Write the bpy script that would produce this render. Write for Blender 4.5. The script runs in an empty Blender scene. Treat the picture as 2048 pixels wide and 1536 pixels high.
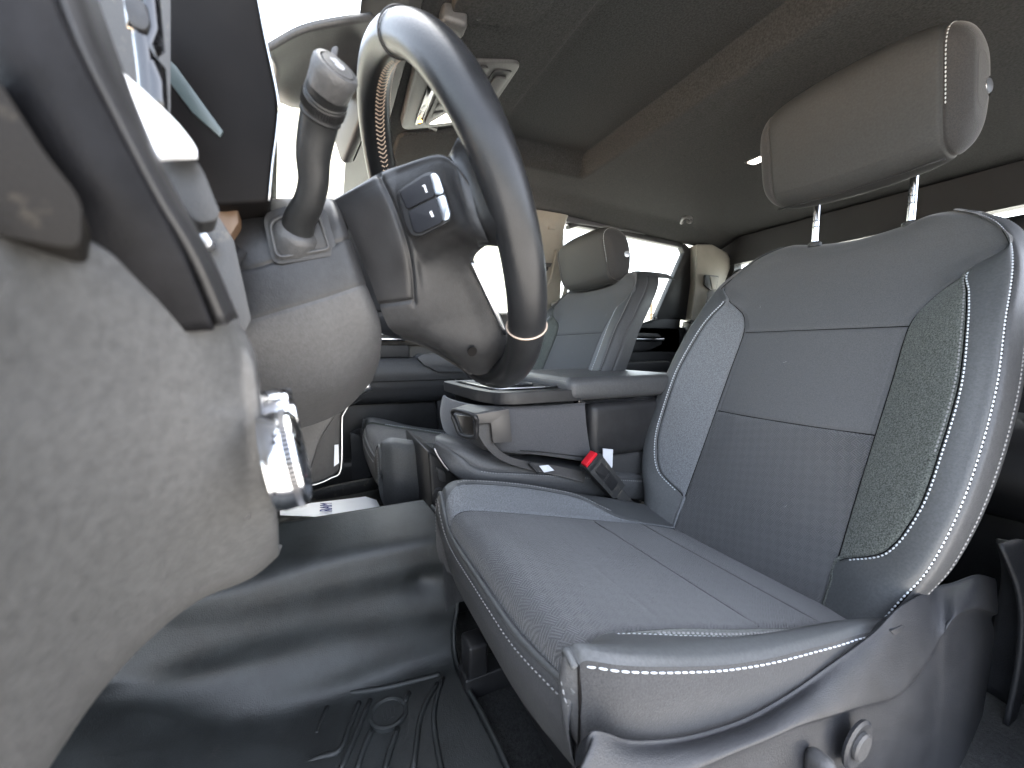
import bpy, bmesh, math, random
import numpy as np
from mathutils import Vector, Matrix
random.seed(7); rng = np.random.default_rng(7)
SC = bpy.context.scene
COL = SC.collection
R_ = math.radians

# ------------------------------------------------------------------ camera, light, exposure
# world frame: x across the cab towards the passenger, y forward, z up; the lens is the origin
YAW, PITCH, FPX = R_(25), R_(-5), 800.0
FWD = np.array([math.cos(YAW)*math.cos(PITCH), -math.sin(YAW)*math.cos(PITCH), math.sin(PITCH)])
RGT = np.array([-math.sin(YAW), -math.cos(YAW), 0.0])
UPV = np.cross(RGT, FWD)
cam_d = bpy.data.cameras.new('camera'); cam = bpy.data.objects.new('camera', cam_d); COL.objects.link(cam)
cam_d.sensor_width = 36.0; cam_d.lens = 36.0*FPX/2048.0
cam_d.clip_start = 0.01; cam_d.clip_end = 800
Mx = Matrix(((RGT[0], UPV[0], -FWD[0], 0), (RGT[1], UPV[1], -FWD[1], 0), (RGT[2], UPV[2], -FWD[2], 0), (0, 0, 0, 1)))
cam.matrix_world = Mx
cam_d.dof.use_dof = True; cam_d.dof.focus_distance = 0.85; cam_d.dof.aperture_fstop = 7.0
SC.camera = cam
W = bpy.data.worlds.new('World'); SC.world = W; W.use_nodes = True
wn = W.node_tree; wn.nodes.clear()
sky = wn.nodes.new('ShaderNodeTexSky'); sky.sky_type = 'NISHITA'; sky.sun_disc = False
SUN_EL, SUN_AZ = R_(66), R_(152)      # azimuth measured from +y (truck nose), clockwise
sky.sun_elevation = SUN_EL; sky.sun_rotation = SUN_AZ
sky.air_density = 1.0; sky.dust_density = 5.0; sky.ozone_density = 1.0
bg = wn.nodes.new('ShaderNodeBackground'); bg.inputs[1].default_value = 0.08
wo = wn.nodes.new('ShaderNodeOutputWorld')
hs_ = wn.nodes.new('ShaderNodeHueSaturation'); hs_.inputs['Saturation'].default_value = .55   # hazy, nearly white sky
wn.links.new(sky.outputs[0], hs_.inputs['Color']); wn.links.new(hs_.outputs[0], bg.inputs[0]); wn.links.new(bg.outputs[0], wo.inputs[0])
sd = bpy.data.lights.new('sun', 'SUN'); sun = bpy.data.objects.new('sun', sd); COL.objects.link(sun)
sd.energy = 5.0; sd.angle = R_(0.5); sd.color = (1.0, 0.93, 0.84)
sdir = Vector((math.sin(SUN_AZ)*math.cos(SUN_EL), math.cos(SUN_AZ)*math.cos(SUN_EL), math.sin(SUN_EL)))
sun.rotation_euler = sdir.to_track_quat('Z', 'Y').to_euler()
vs = SC.view_settings; vs.view_transform = 'Standard'; vs.look = 'None'; vs.gamma = 1.0; vs.use_curve_mapping = False
vs.exposure = 4.75
try:
    SC.cycles.use_denoising = True; SC.cycles.denoiser = 'OPENIMAGEDENOISE'
    SC.cycles.max_bounces = 10; SC.cycles.diffuse_bounces = 6; SC.cycles.glossy_bounces = 5
    SC.cycles.transparent_max_bounces = 12; SC.cycles.caustics_reflective = False; SC.cycles.caustics_refractive = False
    SC.cycles.sample_clamp_indirect = 6.0
except Exception as e:
    print('cycles', e)

# ------------------------------------------------------------------ helpers
def ray(u, v):
    return FWD + RGT*((u-1024)/FPX) + UPV*((768-v)/FPX)
def A(u, v, x=None, y=None, z=None):
    """point of the cab seen at photo position (u, v), on the plane x=, y= or z="""
    q = ray(u, v)
    t = x/q[0] if x is not None else (y/q[1] if y is not None else z/q[2])
    return q*t
def crs(P, ts):
    P = np.asarray(P, float); N = len(P); ts = np.asarray(ts, float)
    Q = np.concatenate([[2*P[0]-P[1]], P, [2*P[-1]-P[-2]]])
    i = np.clip(np.floor(ts).astype(int), 0, N-2); f = (ts-i).reshape((-1,)+(1,)*(P.ndim-1))
    a, b, c, d = Q[i], Q[i+1], Q[i+2], Q[i+3]
    return .5*((2*b)+(-a+c)*f+(2*a-5*b+4*c-d)*f*f+(-a+3*b-3*c+d)*f**3)
def ts_even(n, k):
    return np.linspace(0, n-1, (n-1)*k+1)
FINE = [0, .02, .05, .09, .15, .24, .36, .5, .64, .76, .85, .91, .95, .98]
def ts_fine(n):
    return np.array([i+f for i in range(n-1) for f in FINE]+[n-1.0])
def evalnet(C, rt, ct):
    G = crs(C, rt)
    return np.swapaxes(crs(np.swapaxes(G, 0, 1), ct), 0, 1)
def normals(G):
    du = np.gradient(G, axis=1); dv = np.gradient(G, axis=0)
    n = np.cross(du, dv); l = np.linalg.norm(n, axis=-1, keepdims=True); l[l == 0] = 1
    return n/l
def groove(G, rt, ct, cols=(), rows=(), depth=.003, width=.003, flip=1):
    N = normals(G)*flip; disp = np.zeros(G.shape[:2])
    cl = np.concatenate([np.zeros((G.shape[0], 1)), np.cumsum(np.linalg.norm(np.diff(G, axis=1), axis=-1), axis=1)], 1)
    rl = np.concatenate([np.zeros((1, G.shape[1])), np.cumsum(np.linalg.norm(np.diff(G, axis=0), axis=-1), axis=0)], 0)
    for s in cols:
        s, r0, r1, k = s if isinstance(s, tuple) else (s, -1, 999, 1)
        j = int(np.argmin(abs(ct-s))); d = np.abs(cl-cl[:, j:j+1])
        m = ((rt >= r0) & (rt <= r1))[:, None]
        disp = np.maximum(disp, np.exp(-(d/width)**2)*m*k)
    for s in rows:
        s, c0, c1, k = s
        i = int(np.argmin(abs(rt-s))); d = np.abs(rl-rl[i:i+1])
        m = ((ct >= c0) & (ct <= c1))[None]
        disp = np.maximum(disp, np.exp(-(d/width)**2)*m*k)
    return G-N*(disp*depth)[..., None]
def mesh_obj(name, V, Fc, m, parent=None, smooth=True, kind=None):
    me = bpy.data.meshes.new(name); me.from_pydata([tuple(map(float, v)) for v in V], [], [tuple(map(int, f)) for f in Fc]); me.update()
    if smooth: me.polygons.foreach_set('use_smooth', [True]*len(me.polygons))
    o = bpy.data.objects.new(name, me); COL.objects.link(o)
    if m: me.materials.append(m)
    if parent: o.parent = parent
    if kind: o['kind'] = kind
    return o
def grid_faces(r, c, closed_c=False, closed_r=False):
    F = []
    for i in range(r if closed_r else r-1):
        for j in range(c if closed_c else c-1):
            i2, j2 = (i+1) % r, (j+1) % c
            F.append((i*c+j, i*c+j2, i2*c+j2, i2*c+j))
    return F
def grid_obj(name, G, m, parent=None, closed_c=False, closed_r=False, solid=0, kind=None, caps=False):
    r, c = G.shape[:2]
    F = grid_faces(r, c, closed_c, closed_r)
    if caps:
        F.append(tuple(range(c))[::-1]); F.append(tuple((r-1)*c+j for j in range(c)))
    o = mesh_obj(name, G.reshape(-1, 3), F, m, parent, kind=kind)
    if solid:
        s = o.modifiers.new('thick', 'SOLIDIFY'); s.thickness = abs(solid); s.offset = -1 if solid > 0 else 1
    return o
def panels(G, rt, ct, spec, parent):
    """spec: list of (name, material, row0, row1, col0, col1) in control indices; each becomes a mesh of its own"""
    out = []
    for (name, m, r0, r1, c0, c1) in spec:
        ri = np.where((rt >= r0-1e-6) & (rt <= r1+1e-6))[0]; ci = np.where((ct >= c0-1e-6) & (ct <= c1+1e-6))[0]
        out.append(grid_obj(name, G[ri[0]:ri[-1]+1, ci[0]:ci[-1]+1], m, parent))
    return out
def net(name, ctrl, m, parent=None, k=6, solid=0, **kw):
    C = np.array([[np.asarray(p, float) for p in r] for r in ctrl])
    return grid_obj(name, evalnet(C, ts_even(C.shape[0], k), ts_even(C.shape[1], k)), m, parent, solid=solid, **kw)
def frame_of(t, up):
    t = t/np.linalg.norm(t); s = np.cross(t, up); l = np.linalg.norm(s)
    if l < 1e-6: s = np.cross(t, [1, .3, .2]); l = np.linalg.norm(s)
    s = s/l; return t, s, np.cross(s, t)
def tube(name, P, rad, m, parent=None, n=10, k=4, closed=False, up=(0, 0, 1), flat=1.0, kind=None, sub=True):
    P = np.asarray(P, float); rad = np.broadcast_to(np.asarray(rad, float), (len(P),))
    if sub and len(P) > 2 and not closed:
        ts = ts_even(len(P), k); Q = crs(P, ts); rr = crs(rad[:, None], ts)[:, 0]
    elif closed and sub:
        PP = np.concatenate([P, P[:3]]); ts = np.linspace(1, len(P)+1, len(P)*k, endpoint=False)
        Q = crs(np.concatenate([P[-1:], PP]), ts); rr = np.full(len(Q), rad[0])
    else:
        Q = P; rr = rad
    up = np.asarray(up, float); th = np.linspace(0, 2*np.pi, n, endpoint=False); G = []
    for i in range(len(Q)):
        t = (Q[(i+1) % len(Q)]-Q[i-1]) if closed else (Q[min(i+1, len(Q)-1)]-Q[max(i-1, 0)])
        t, s, w = frame_of(t, up)
        G.append(Q[i]+rr[i]*(np.cos(th)[:, None]*s+np.sin(th)[:, None]*w*flat))
    return grid_obj(name, np.array(G), m, parent, closed_c=True, closed_r=closed, kind=kind, caps=not closed)
def bm_obj(name, bm, m, parent=None, smooth=True, kind=None):
    me = bpy.data.meshes.new(name); bm.to_mesh(me); bm.free()
    if smooth: me.polygons.foreach_set('use_smooth', [True]*len(me.polygons))
    o = bpy.data.objects.new(name, me); COL.objects.link(o)
    if m: me.materials.append(m)
    if parent: o.parent = parent
    if kind: o['kind'] = kind
    return o
def fix_norm(o, ang=35):
    me = o.data
    try: me.set_sharp_from_angle(angle=R_(ang))
    except Exception: pass
    return o
def box(name, lo, hi, m, parent=None, bev=.004, seg=3, rot=None, kind=None):
    lo, hi = np.minimum(lo, hi), np.maximum(lo, hi)
    bm = bmesh.new(); bmesh.ops.create_cube(bm, size=1)
    c = (np.array(lo)+hi)/2; s = np.array(hi)-lo
    for v in bm.verts: v.co = Vector((v.co.x*s[0], v.co.y*s[1], v.co.z*s[2]))
    if bev: bmesh.ops.bevel(bm, geom=bm.edges[:], offset=min(bev, .49*min(s)), segments=seg, profile=.5, affect='EDGES')
    M4 = Matrix.Translation(Vector(c))
    if rot is not None: M4 = M4 @ rot.to_4x4()
    bm.transform(M4)
    return fix_norm(bm_obj(name, bm, m, parent, kind=kind))
def prism(name, pts, vec, m, parent=None, bev=.002, seg=2, kind=None, smooth=True):
    """polygon (3-D points in a plane) pushed along vec"""
    bm = bmesh.new(); vs_ = [bm.verts.new(tuple(map(float, p))) for p in pts]
    f = bm.faces.new(vs_); bm.normal_update()
    r = bmesh.ops.extrude_face_region(bm, geom=[f])
    for e in r['geom']:
        if isinstance(e, bmesh.types.BMVert): e.co += Vector(tuple(map(float, vec)))
    bmesh.ops.recalc_face_normals(bm, faces=bm.faces[:])
    if bev: bmesh.ops.bevel(bm, geom=bm.edges[:], offset=bev, segments=seg, profile=.5, affect='EDGES', clamp_overlap=True)
    return fix_norm(bm_obj(name, bm, m, parent, kind=kind, smooth=smooth))
def round_poly(pts, r, n=4):
    """round the corners of a polygon of 3-D points"""
    P = [np.asarray(p, float) for p in pts]; out = []
    for i in range(len(P)):
        a, b, c = P[i-1], P[i], P[(i+1) % len(P)]
        la, lc = np.linalg.norm(a-b), np.linalg.norm(c-b); q = min(r, .45*la, .45*lc)
        p0, p1 = b+(a-b)/la*q, b+(c-b)/lc*q
        for t in np.linspace(0, 1, n+1): out.append((1-t)**2*p0+2*t*(1-t)*b+t*t*p1)
    return out
def lathe(name, prof, origin, axis, m, parent=None, n=32, up=(0, 0, 1), kind=None, sub=None):
    """prof: (distance along axis, radius)"""
    t, s, w = frame_of(np.asarray(axis, float), np.asarray(up, float)); th = np.linspace(0, 2*np.pi, n, endpoint=False)
    if sub: prof = crs(np.array(prof, float), ts_even(len(prof), sub))
    G = np.array([np.asarray(origin)+t*h+r*(np.cos(th)[:, None]*s+np.sin(th)[:, None]*w) for h, r in prof])
    return fix_norm(grid_obj(name, G, m, parent, closed_c=True, kind=kind, caps=True), 40)
def stitches(name, P, N, m, parent, L=.0042, gap=.0022, w=.0011, h=.0008):
    P = np.asarray(P); d = np.concatenate([[0], np.cumsum(np.linalg.norm(np.diff(P, axis=0), axis=1))])
    V, Fc = [], []
    s = 0.0
    while s+L < d[-1]:
        q0 = np.array([np.interp(s, d, P[:, i]) for i in range(3)]); q1 = np.array([np.interp(s+L, d, P[:, i]) for i in range(3)])
        nn = np.array([np.interp(s+L/2, d, N[:, i]) for i in range(3)]); nn /= np.linalg.norm(nn)+1e-9
        t = (q1-q0)/(np.linalg.norm(q1-q0)+1e-9); sd_ = np.cross(t, nn)
        b = len(V)
        for (f, hh, ww) in ((0, 0, .5), (.25, 1, 1), (.75, 1, 1), (1, 0, .5)):
            c = q0+(q1-q0)*f
            V += [c-sd_*w*ww-nn*.0006, c-sd_*w*ww*.6+nn*h*hh, c+sd_*w*ww*.6+nn*h*hh, c+sd_*w*ww-nn*.0006]
        for i in range(3):
            for j in range(3): Fc.append((b+i*4+j, b+i*4+j+1, b+i*4+4+j+1, b+i*4+4+j))
        s += L+gap
    return mesh_obj(name, V, Fc, m, parent, kind='stuff')
def tag(o, label, cat, group=None, kind=None):
    o['label'] = label; o['category'] = cat
    if group: o['group'] = group
    if kind: o['kind'] = kind
    return o
def thing(name, loc, label, cat, group=None):
    o = bpy.data.objects.new(name, None); COL.objects.link(o); o.location = loc
    o.empty_display_size = .05
    return tag(o, label, cat, group)
def adopt(root):
    """meshes are written in cab coordinates: move them under a root that stands at its own base"""
    bpy.context.view_layer.update()
    inv = Matrix.Translation(-Vector(root.location))
    for c in root.children: c.matrix_parent_inverse = inv
def structure(o): o['kind'] = 'structure'; return o
def text(name, s, size, origin, xdir, ydir, m, parent=None, ext=.0002):
    cu = bpy.data.curves.new(name, 'FONT'); cu.body = s; cu.size = size; cu.extrude = ext; cu.align_x = 'CENTER'; cu.align_y = 'CENTER'
    o = bpy.data.objects.new(name, cu); COL.objects.link(o)
    x = Vector(xdir).normalized(); y = Vector(ydir).normalized(); z = x.cross(y)
    M3 = Matrix((x, y, z)).transposed().to_4x4(); M3.translation = Vector(origin)
    dg = bpy.context.evaluated_depsgraph_get(); bpy.context.view_layer.update()
    me = bpy.data.meshes.new_from_object(o.evaluated_get(dg)); me.transform(M3)
    bpy.data.objects.remove(o); bpy.data.curves.remove(cu)
    r = bpy.data.objects.new(name, me); COL.objects.link(r); me.materials.clear(); me.materials.append(m)
    if parent: r.parent = parent
    return r

# ------------------------------------------------------------------ materials
def mat(name, base, rough=.5, metal=0, grain=None, var=None, spec=.5, coat=0, sheen=0, emit=None, dust=None):
    m = bpy.data.materials.new(name); m.use_nodes = True; nt = m.node_tree; b = nt.nodes['Principled BSDF']
    b.inputs['Base Color'].default_value = (*base, 1); b.inputs['Roughness'].default_value = rough
    b.inputs['Metallic'].default_value = metal; b.inputs['Specular IOR Level'].default_value = spec
    b.inputs['Coat Weight'].default_value = coat
    if sheen: b.inputs['Sheen Weight'].default_value = sheen; b.inputs['Sheen Roughness'].default_value = .4
    if emit: b.inputs['Emission Color'].default_value = (*emit[0], 1); b.inputs['Emission Strength'].default_value = emit[1]
    tc = nt.nodes.new('ShaderNodeTexCoord'); L = nt.links.new
    def noise(scale, detail=2, rough_=.5):
        n = nt.nodes.new('ShaderNodeTexNoise'); n.inputs['Scale'].default_value = scale; n.inputs['Detail'].default_value = detail
        n.inputs['Roughness'].default_value = rough_; L(tc.outputs['Object'], n.inputs['Vector']); return n
    last = None
    if var:   # (scale, amount, [second colour])
        n = noise(var[0], 5, .6); mx = nt.nodes.new('ShaderNodeMix'); mx.data_type = 'RGBA'
        c2 = var[2] if len(var) > 2 else tuple(min(1, c*(1+var[1])) for c in base); c1 = base if len(var) > 2 else tuple(c*(1-var[1]) for c in base)
        mr = nt.nodes.new('ShaderNodeMapRange'); mr.inputs[1].default_value = .35; mr.inputs[2].default_value = .65
        L(n.outputs[0], mr.inputs[0]); L(mr.outputs[0], mx.inputs[0]); mx.inputs[6].default_value = (*c1, 1); mx.inputs[7].default_value = (*c2, 1)
        last = mx.outputs[2]; L(last, b.inputs['Base Color'])
        rr = nt.nodes.new('ShaderNodeMapRange'); rr.inputs[3].default_value = rough*.9; rr.inputs[4].default_value = min(1, rough*1.12)
        L(n.outputs[0], rr.inputs[0]); L(rr.outputs[0], b.inputs['Roughness'])
    if dust:  # (scale, threshold, colour)
        n = noise(dust[0], 8, .7); mr = nt.nodes.new('ShaderNodeMapRange'); mr.inputs[1].default_value = dust[1]; mr.inputs[2].default_value = dust[1]+.18
        mx = nt.nodes.new('ShaderNodeMix'); mx.data_type = 'RGBA'; L(n.outputs[0], mr.inputs[0]); L(mr.outputs[0], mx.inputs[0])
        if last: L(last, mx.inputs[6])
        else: mx.inputs[6].default_value = (*base, 1)
        mx.inputs[7].default_value = (*dust[2], 1); L(mx.outputs[2], b.inputs['Base Color'])
    if grain:  # list of (scale, strength, distance)
        prev = None
        for (s, st, di) in grain:
            n = noise(s, 3); bp = nt.nodes.new('ShaderNodeBump'); bp.inputs['Strength'].default_value = st; bp.inputs['Distance'].default_value = di
            L(n.outputs[0], bp.inputs['Height'])
            if prev: L(prev.outputs[0], bp.inputs['Normal'])
            prev = bp
        L(prev.outputs[0], b.inputs['Normal'])
    return m
GR = [(900, .35, .0006), (260, .15, .0008)]
M = {}
M['plastic'] = mat('grained_plastic', (.022, .0225, .024), .46, spec=.35, grain=GR, var=(180, .16))
M['plastic_soft'] = mat('soft_grey_plastic', (.047, .047, .048), .48, spec=.4, grain=[(520, .4, .0008)], var=(260, .14))
M['knee'] = mat('knee_panel_plastic', (.060, .060, .060), .45, spec=.4, grain=[(520, .4, .0007)], var=(260, .14), dust=(160, .66, (.09, .087, .083)))
M['headrest'] = mat('headrest_cover', (.034, .035, .035), .62, spec=.3, grain=[(600, .4, .0008), (50, .1, .003)], var=(300, .15))  # darker copy of the seat vinyl; the headrest's shade is in the colour
M['plastic_black'] = mat('black_plastic', (.018, .018, .019), .42, spec=.35, grain=[(900, .25, .0005)], var=(25, .2))
M['plastic_dusty'] = mat('dusty_plastic', (.03, .03, .03), .55, grain=GR, dust=(45, .55, (.13, .115, .09)))
M['matt_black'] = mat('matt_black', (.005, .0045, .0045), .55, spec=.07, var=(12, .3))
M['dark_dusty'] = mat('dark_dusty_plastic', (.013, .012, .011), .6, spec=.06, grain=GR, dust=(60, .6, (.06, .052, .04)))
M['stalk'] = mat('stalk_plastic', (.014, .0145, .015), .42, spec=.3, grain=[(900, .3, .0005)], var=(160, .15))
M['gloss_black'] = mat('gloss_black', (.006, .006, .007), .1, coat=.5)
M['trim_side'] = mat('seat_trim_plastic', (.025, .026, .029), .36, spec=.4, grain=[(1100, .6, .0008), (420, .35, .001)], var=(22, .14))
M['vinyl'] = mat('vinyl', (.062, .065, .067), .52, spec=.4, grain=[(700, .4, .0007), (60, .08, .003)], var=(300, .14))
M['vinyl_dark'] = mat('dark_vinyl', (.055, .056, .058), .45, spec=.4, grain=[(600, .45, .0008), (70, .12, .003)], var=(280, .15))
M['leather'] = mat('leather', (.012, .0125, .0135), .30, spec=.3, grain=[(1000, .3, .0005), (240, .12, .0006)], var=(30, .2))
M['fabric'] = mat('plain_fabric', (.080, .081, .083), .95, spec=.15, sheen=.2, grain=[(900, .35, .0007), (45, .1, .004)], var=(600, .16))
M['fabric_side'] = mat('fine_weave_fabric', (.040, .040, .041), .9, spec=.2, sheen=.2, grain=[(700, .5, .0009)], var=(560, .22))
M['heather'] = mat('heather_fabric', (.08, .083, .087), .95, spec=.1, sheen=.2, grain=[(800, .6, .0008)], var=(560, .5, (.17, .177, .187)))
M['heather_dark'] = mat('dark_heather_fabric', (.03, .033, .030), .95, spec=.1, sheen=.2, grain=[(700, .6, .0008)], var=(500, .5, (.14, .15, .138)))
M['headliner'] = mat('headliner_fabric', (.0295, .030, .0305), 1.0, spec=.1, grain=[(400, .5, .0015), (20, .05, .01)], var=(260, .3))
M['pillar'] = mat('pillar_trim', (.23, .215, .185), .6, grain=GR, var=(20, .06))
M['carpet'] = mat('carpet', (.03, .031, .031), 1.0, grain=[(700, 1, .002), (180, .5, .003)], var=(250, .45))
M['rubber'] = mat('rubber_mat', (.025, .028, .0285), .52, spec=.55, grain=[(520, .5, .001), (120, .15, .002)], var=(14, .3), dust=(22, .62, (.05, .05, .047)))
M['chrome'] = mat('chrome', (.60, .61, .63), .13, metal=1, grain=[(40, .03, .002)])
M['knurl'] = mat('knurled_metal', (.16, .16, .165), .4, metal=1)
M['satin'] = mat('satin_metal', (.55, .56, .58), .28, metal=1)
M['satin_dark'] = mat('satin_grey_plastic', (.055, .052, .05), .32, spec=.4, var=(20, .08))
M['belt'] = mat('belt_webbing', (.06, .057, .055), .75, grain=[(1600, .6, .0006)], var=(400, .2))
M['belt_tan'] = mat('light_belt_webbing', (.17, .155, .125), .75, grain=[(1600, .5, .0006)], var=(300, .12))
M['red'] = mat('red_plastic', (.62, .012, .025), .28)
M['tagwhite'] = mat('label_white', (.62, .64, .68), .7, var=(40, .06))
M['thread'] = mat('pale_thread', (.5, .53, .56), .8)
M['thread_tan'] = mat('tan_thread', (.42, .33, .26), .8)
M['thread_grey'] = mat('grey_thread', (.2, .2, .2), .8)
M['paper'] = mat('paper', (.72, .75, .8), .8, grain=[(30, .15, .004)])
M['ink'] = mat('blue_ink', (.02, .025, .16), .7)
M['white'] = mat('white_print_and_glare', (.75, .76, .78), .5)  # white print, also the sky glare painted on the vent blade
M['symbol'] = mat('grey_white_print', (.42, .43, .45), .6)
M['teal'] = mat('grey_teal_reflection', (.05, .068, .072), .4)  # colour of the reflection painted on the cluster
M['screen'] = mat('button_face', (.010, .0105, .013), .6, spec=.2)
M['amber'] = mat('amber_lamp', (.8, .25, .02), .4, emit=((1, .35, .05), 1.2))
M['lens'] = mat('lamp_lens', (.75, .7, .66), .15, emit=((1, .86, .72), .55))
M['mirror'] = mat('mirror_glass', (.7, .75, .7), .03, metal=1)
M['wall'] = mat('pale_wall', (.72, .68, .56), .9, var=(1.5, .06))
M['fascia'] = mat('white_fascia', (.78, .77, .72), .8)
M['roofing'] = mat('roofing', (.35, .33, .31), .9)
M['wood'] = mat('pole_wood', (.2, .13, .08), .9, var=(8, .3))
M['ground'] = mat('warm_concrete', (.13, .129, .127), .9, var=(.7, .14), grain=[(14, .3, .02)])
M['body'] = mat('cab_paint', (.05, .05, .055), .3, coat=.6)
M['bounce_hood'] = mat('hood_bounce_tan', (.66, .47, .33), .45, coat=.5)  # warm tan picked for the sunlight it bounces to the headliner
M['bezel'] = mat('bezel_plastic', (.009, .009, .010), .5, spec=.08, grain=GR, var=(60, .25))
M['scenery_tan'] = mat('scenery_tan_colour', (.10, .06, .035), .5)  # colour of reflected scenery beside the cluster
M['block'] = mat('console_fabric', (.072, .072, .076), .9, spec=.2, sheen=.2, grain=[(700, .5, .0009)], var=(560, .2))
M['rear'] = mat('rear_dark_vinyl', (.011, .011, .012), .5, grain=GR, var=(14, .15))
M['doorlow'] = mat('door_plastic', (.02, .02, .022), .5, grain=GR, var=(20, .15))
M['doorup'] = mat('door_soft_trim', (.06, .057, .052), .6, grain=GR, var=(20, .1))

def weave_mat(name, base, axes, cell=.0125, hi=2.0):
    """embossed basket of hatched blocks; axes picks the two object coordinates in the cloth's plane"""
    m = mat(name, base, .93, sheen=.2, spec=.15); nt = m.node_tree; L = nt.links.new; b = nt.nodes['Principled BSDF']
    tc = nt.nodes.new('ShaderNodeTexCoord'); sx = nt.nodes.new('ShaderNodeSeparateXYZ'); L(tc.outputs['Object'], sx.inputs[0])
    def math_(op, a, b_=None):
        n = nt.nodes.new('ShaderNodeMath'); n.operation = op
        for i, q in enumerate((a, b_)):
            if q is None: continue
            if isinstance(q, (int, float)): n.inputs[i].default_value = q
            else: L(q, n.inputs[i])
        return n.outputs[0]
    p, q = sx.outputs[axes[0]], sx.outputs[axes[1]]
    # rotate the cloth 30 degrees so that the blocks run on the bias
    c, s = math.cos(R_(33)), math.sin(R_(33))
    P = math_('ADD', math_('MULTIPLY', p, c/cell), math_('MULTIPLY', q, s/cell)); Q = math_('ADD', math_('MULTIPLY', p, -s/cell), math_('MULTIPLY', q, c/cell))
    par = math_('MODULO', math_('ADD', math_('ADD', math_('FLOOR', P), math_('FLOOR', Q)), 2000.0), 2.0)
    w1 = math_('SINE', math_('MULTIPLY', P, 2*math.pi*4.0)); w2 = math_('SINE', math_('MULTIPLY', Q, 2*math.pi*4.0))
    mixw = nt.nodes.new('ShaderNodeMix'); mixw.data_type = 'FLOAT'
    L(par, mixw.inputs[0]); L(w1, mixw.inputs[2]); L(w2, mixw.inputs[3])
    n = nt.nodes.new('ShaderNodeTexNoise'); n.inputs['Scale'].default_value = 7; L(tc.outputs['Object'], n.inputs[0])
    mr = nt.nodes.new('ShaderNodeMapRange'); mr.inputs[1].default_value = .38; mr.inputs[2].default_value = .62; mr.inputs[3].default_value = .25; L(n.outputs[0], mr.inputs[0])
    hgt = math_('MULTIPLY', mixw.outputs[0], mr.outputs[0])
    n2 = nt.nodes.new('ShaderNodeTexNoise'); n2.inputs['Scale'].default_value = 1800; L(tc.outputs['Object'], n2.inputs[0])
    h2 = math_('ADD', math_('MULTIPLY', hgt, .5), n2.outputs[0])
    bp = nt.nodes.new('ShaderNodeBump'); bp.inputs['Strength'].default_value = .8; bp.inputs['Distance'].default_value = .0012; L(h2, bp.inputs['Height']); L(bp.outputs[0], b.inputs['Normal'])
    # cloth colour: ridges of the weave slightly paler yarn, blocks alternate a little
    f = math_('ADD', math_('MULTIPLY', hgt, .30), math_('ADD', math_('MULTIPLY', par, .09), .42))
    mx = nt.nodes.new('ShaderNodeMix'); mx.data_type = 'RGBA'; L(f, mx.inputs[0])
    mx.inputs[6].default_value = (*[v*.62 for v in base], 1); mx.inputs[7].default_value = (*[v*hi*.8 for v in base], 1); L(mx.outputs[2], b.inputs['Base Color'])
    return m
M['weave_seat'] = weave_mat('basket_weave_cushion', (.066, .067, .069), (0, 1))
M['weave_back'] = weave_mat('basket_weave_back', (.074, .075, .077), (0, 2), cell=.0115)

def glass_mat(name, tint=(1, 1, 1), refl=.06):
    m = bpy.data.materials.new(name); m.use_nodes = True; nt = m.node_tree; nt.nodes.clear(); L = nt.links.new
    o = nt.nodes.new('ShaderNodeOutputMaterial'); t = nt.nodes.new('ShaderNodeBsdfTransparent'); g = nt.nodes.new('ShaderNodeBsdfGlossy')
    t.inputs[0].default_value = (*tint, 1); g.inputs['Roughness'].default_value = .02; mx = nt.nodes.new('ShaderNodeMixShader')
    fr = nt.nodes.new('ShaderNodeLayerWeight'); fr.inputs[0].default_value = .5; p4 = nt.nodes.new('ShaderNodeMath'); p4.operation = 'POWER'; p4.inputs[1].default_value = 5; L(fr.outputs['Facing'], p4.inputs[0]); ml = nt.nodes.new('ShaderNodeMath'); ml.operation = 'MULTIPLY_ADD'; ml.inputs[1].default_value = .8; ml.inputs[2].default_value = .04; L(p4.outputs[0], ml.inputs[0]); L(ml.outputs[0], mx.inputs[0]); L(t.outputs[0], mx.inputs[1]); L(g.outputs[0], mx.inputs[2]); L(mx.outputs[0], o.inputs[0])
    return m
M['glass'] = glass_mat('window_glass', (.93, .96, .94))
M['glass_tint'] = glass_mat('tinted_glass', (.6, .64, .62))

# ------------------------------------------------------------------ setting: ground, far things, cab shell
g = mesh_obj('ground', [(-250, -250, -1.3), (250, -250, -1.3), (250, 250, -1.3), (-250, 250, -1.3)], [(0, 1, 2, 3)], M['ground'], smooth=False); structure(g)
bd = thing('pale_building', (13, 1, -1.3), 'cream building with white roof edge seen through the windshield', 'building')
prism('wall', [(10, -5, -1.3), (10, 9, -1.3), (10, 9, 3.4), (10, 2, 5.6), (10, -5, 3.4)], (12, 0, 0), M['wall'], bd, bev=0, smooth=False)
for a, b in (((9.6, -5.8, 3.25), (9.6, 2, 5.75)), ((9.6, 9.8, 3.25), (9.6, 2, 5.75))):
    prism('roof', [a, b, (b[0], b[1], b[2]+.3), (a[0], a[1], a[2]+.3)], (13, 0, 0), M['fascia'], bd, bev=0, smooth=False)
wd = prism('window', [(9.97, -2.2, .4), (9.97, -1.0, .4), (9.97, -1.0, 1.7), (9.97, -2.2, 1.7)], (.06, 0, 0), M['glass_tint'], bd, bev=0, smooth=False)
adopt(bd)
up = thing('utility_pole', (42.4, -40.9, -1.3), 'weathered wooden utility pole far off beyond the rear door window', 'utility pole')
lathe('post', [(0, .2), (7.6, .15)], (42.4, -40.9, -1.3), (0, 0, 1), M['wood'], up, n=10)
box('crossarm', (41.3, -40.98, 4.6), (43.5, -40.82, 4.78), M['wood'], up, bev=0)
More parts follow.
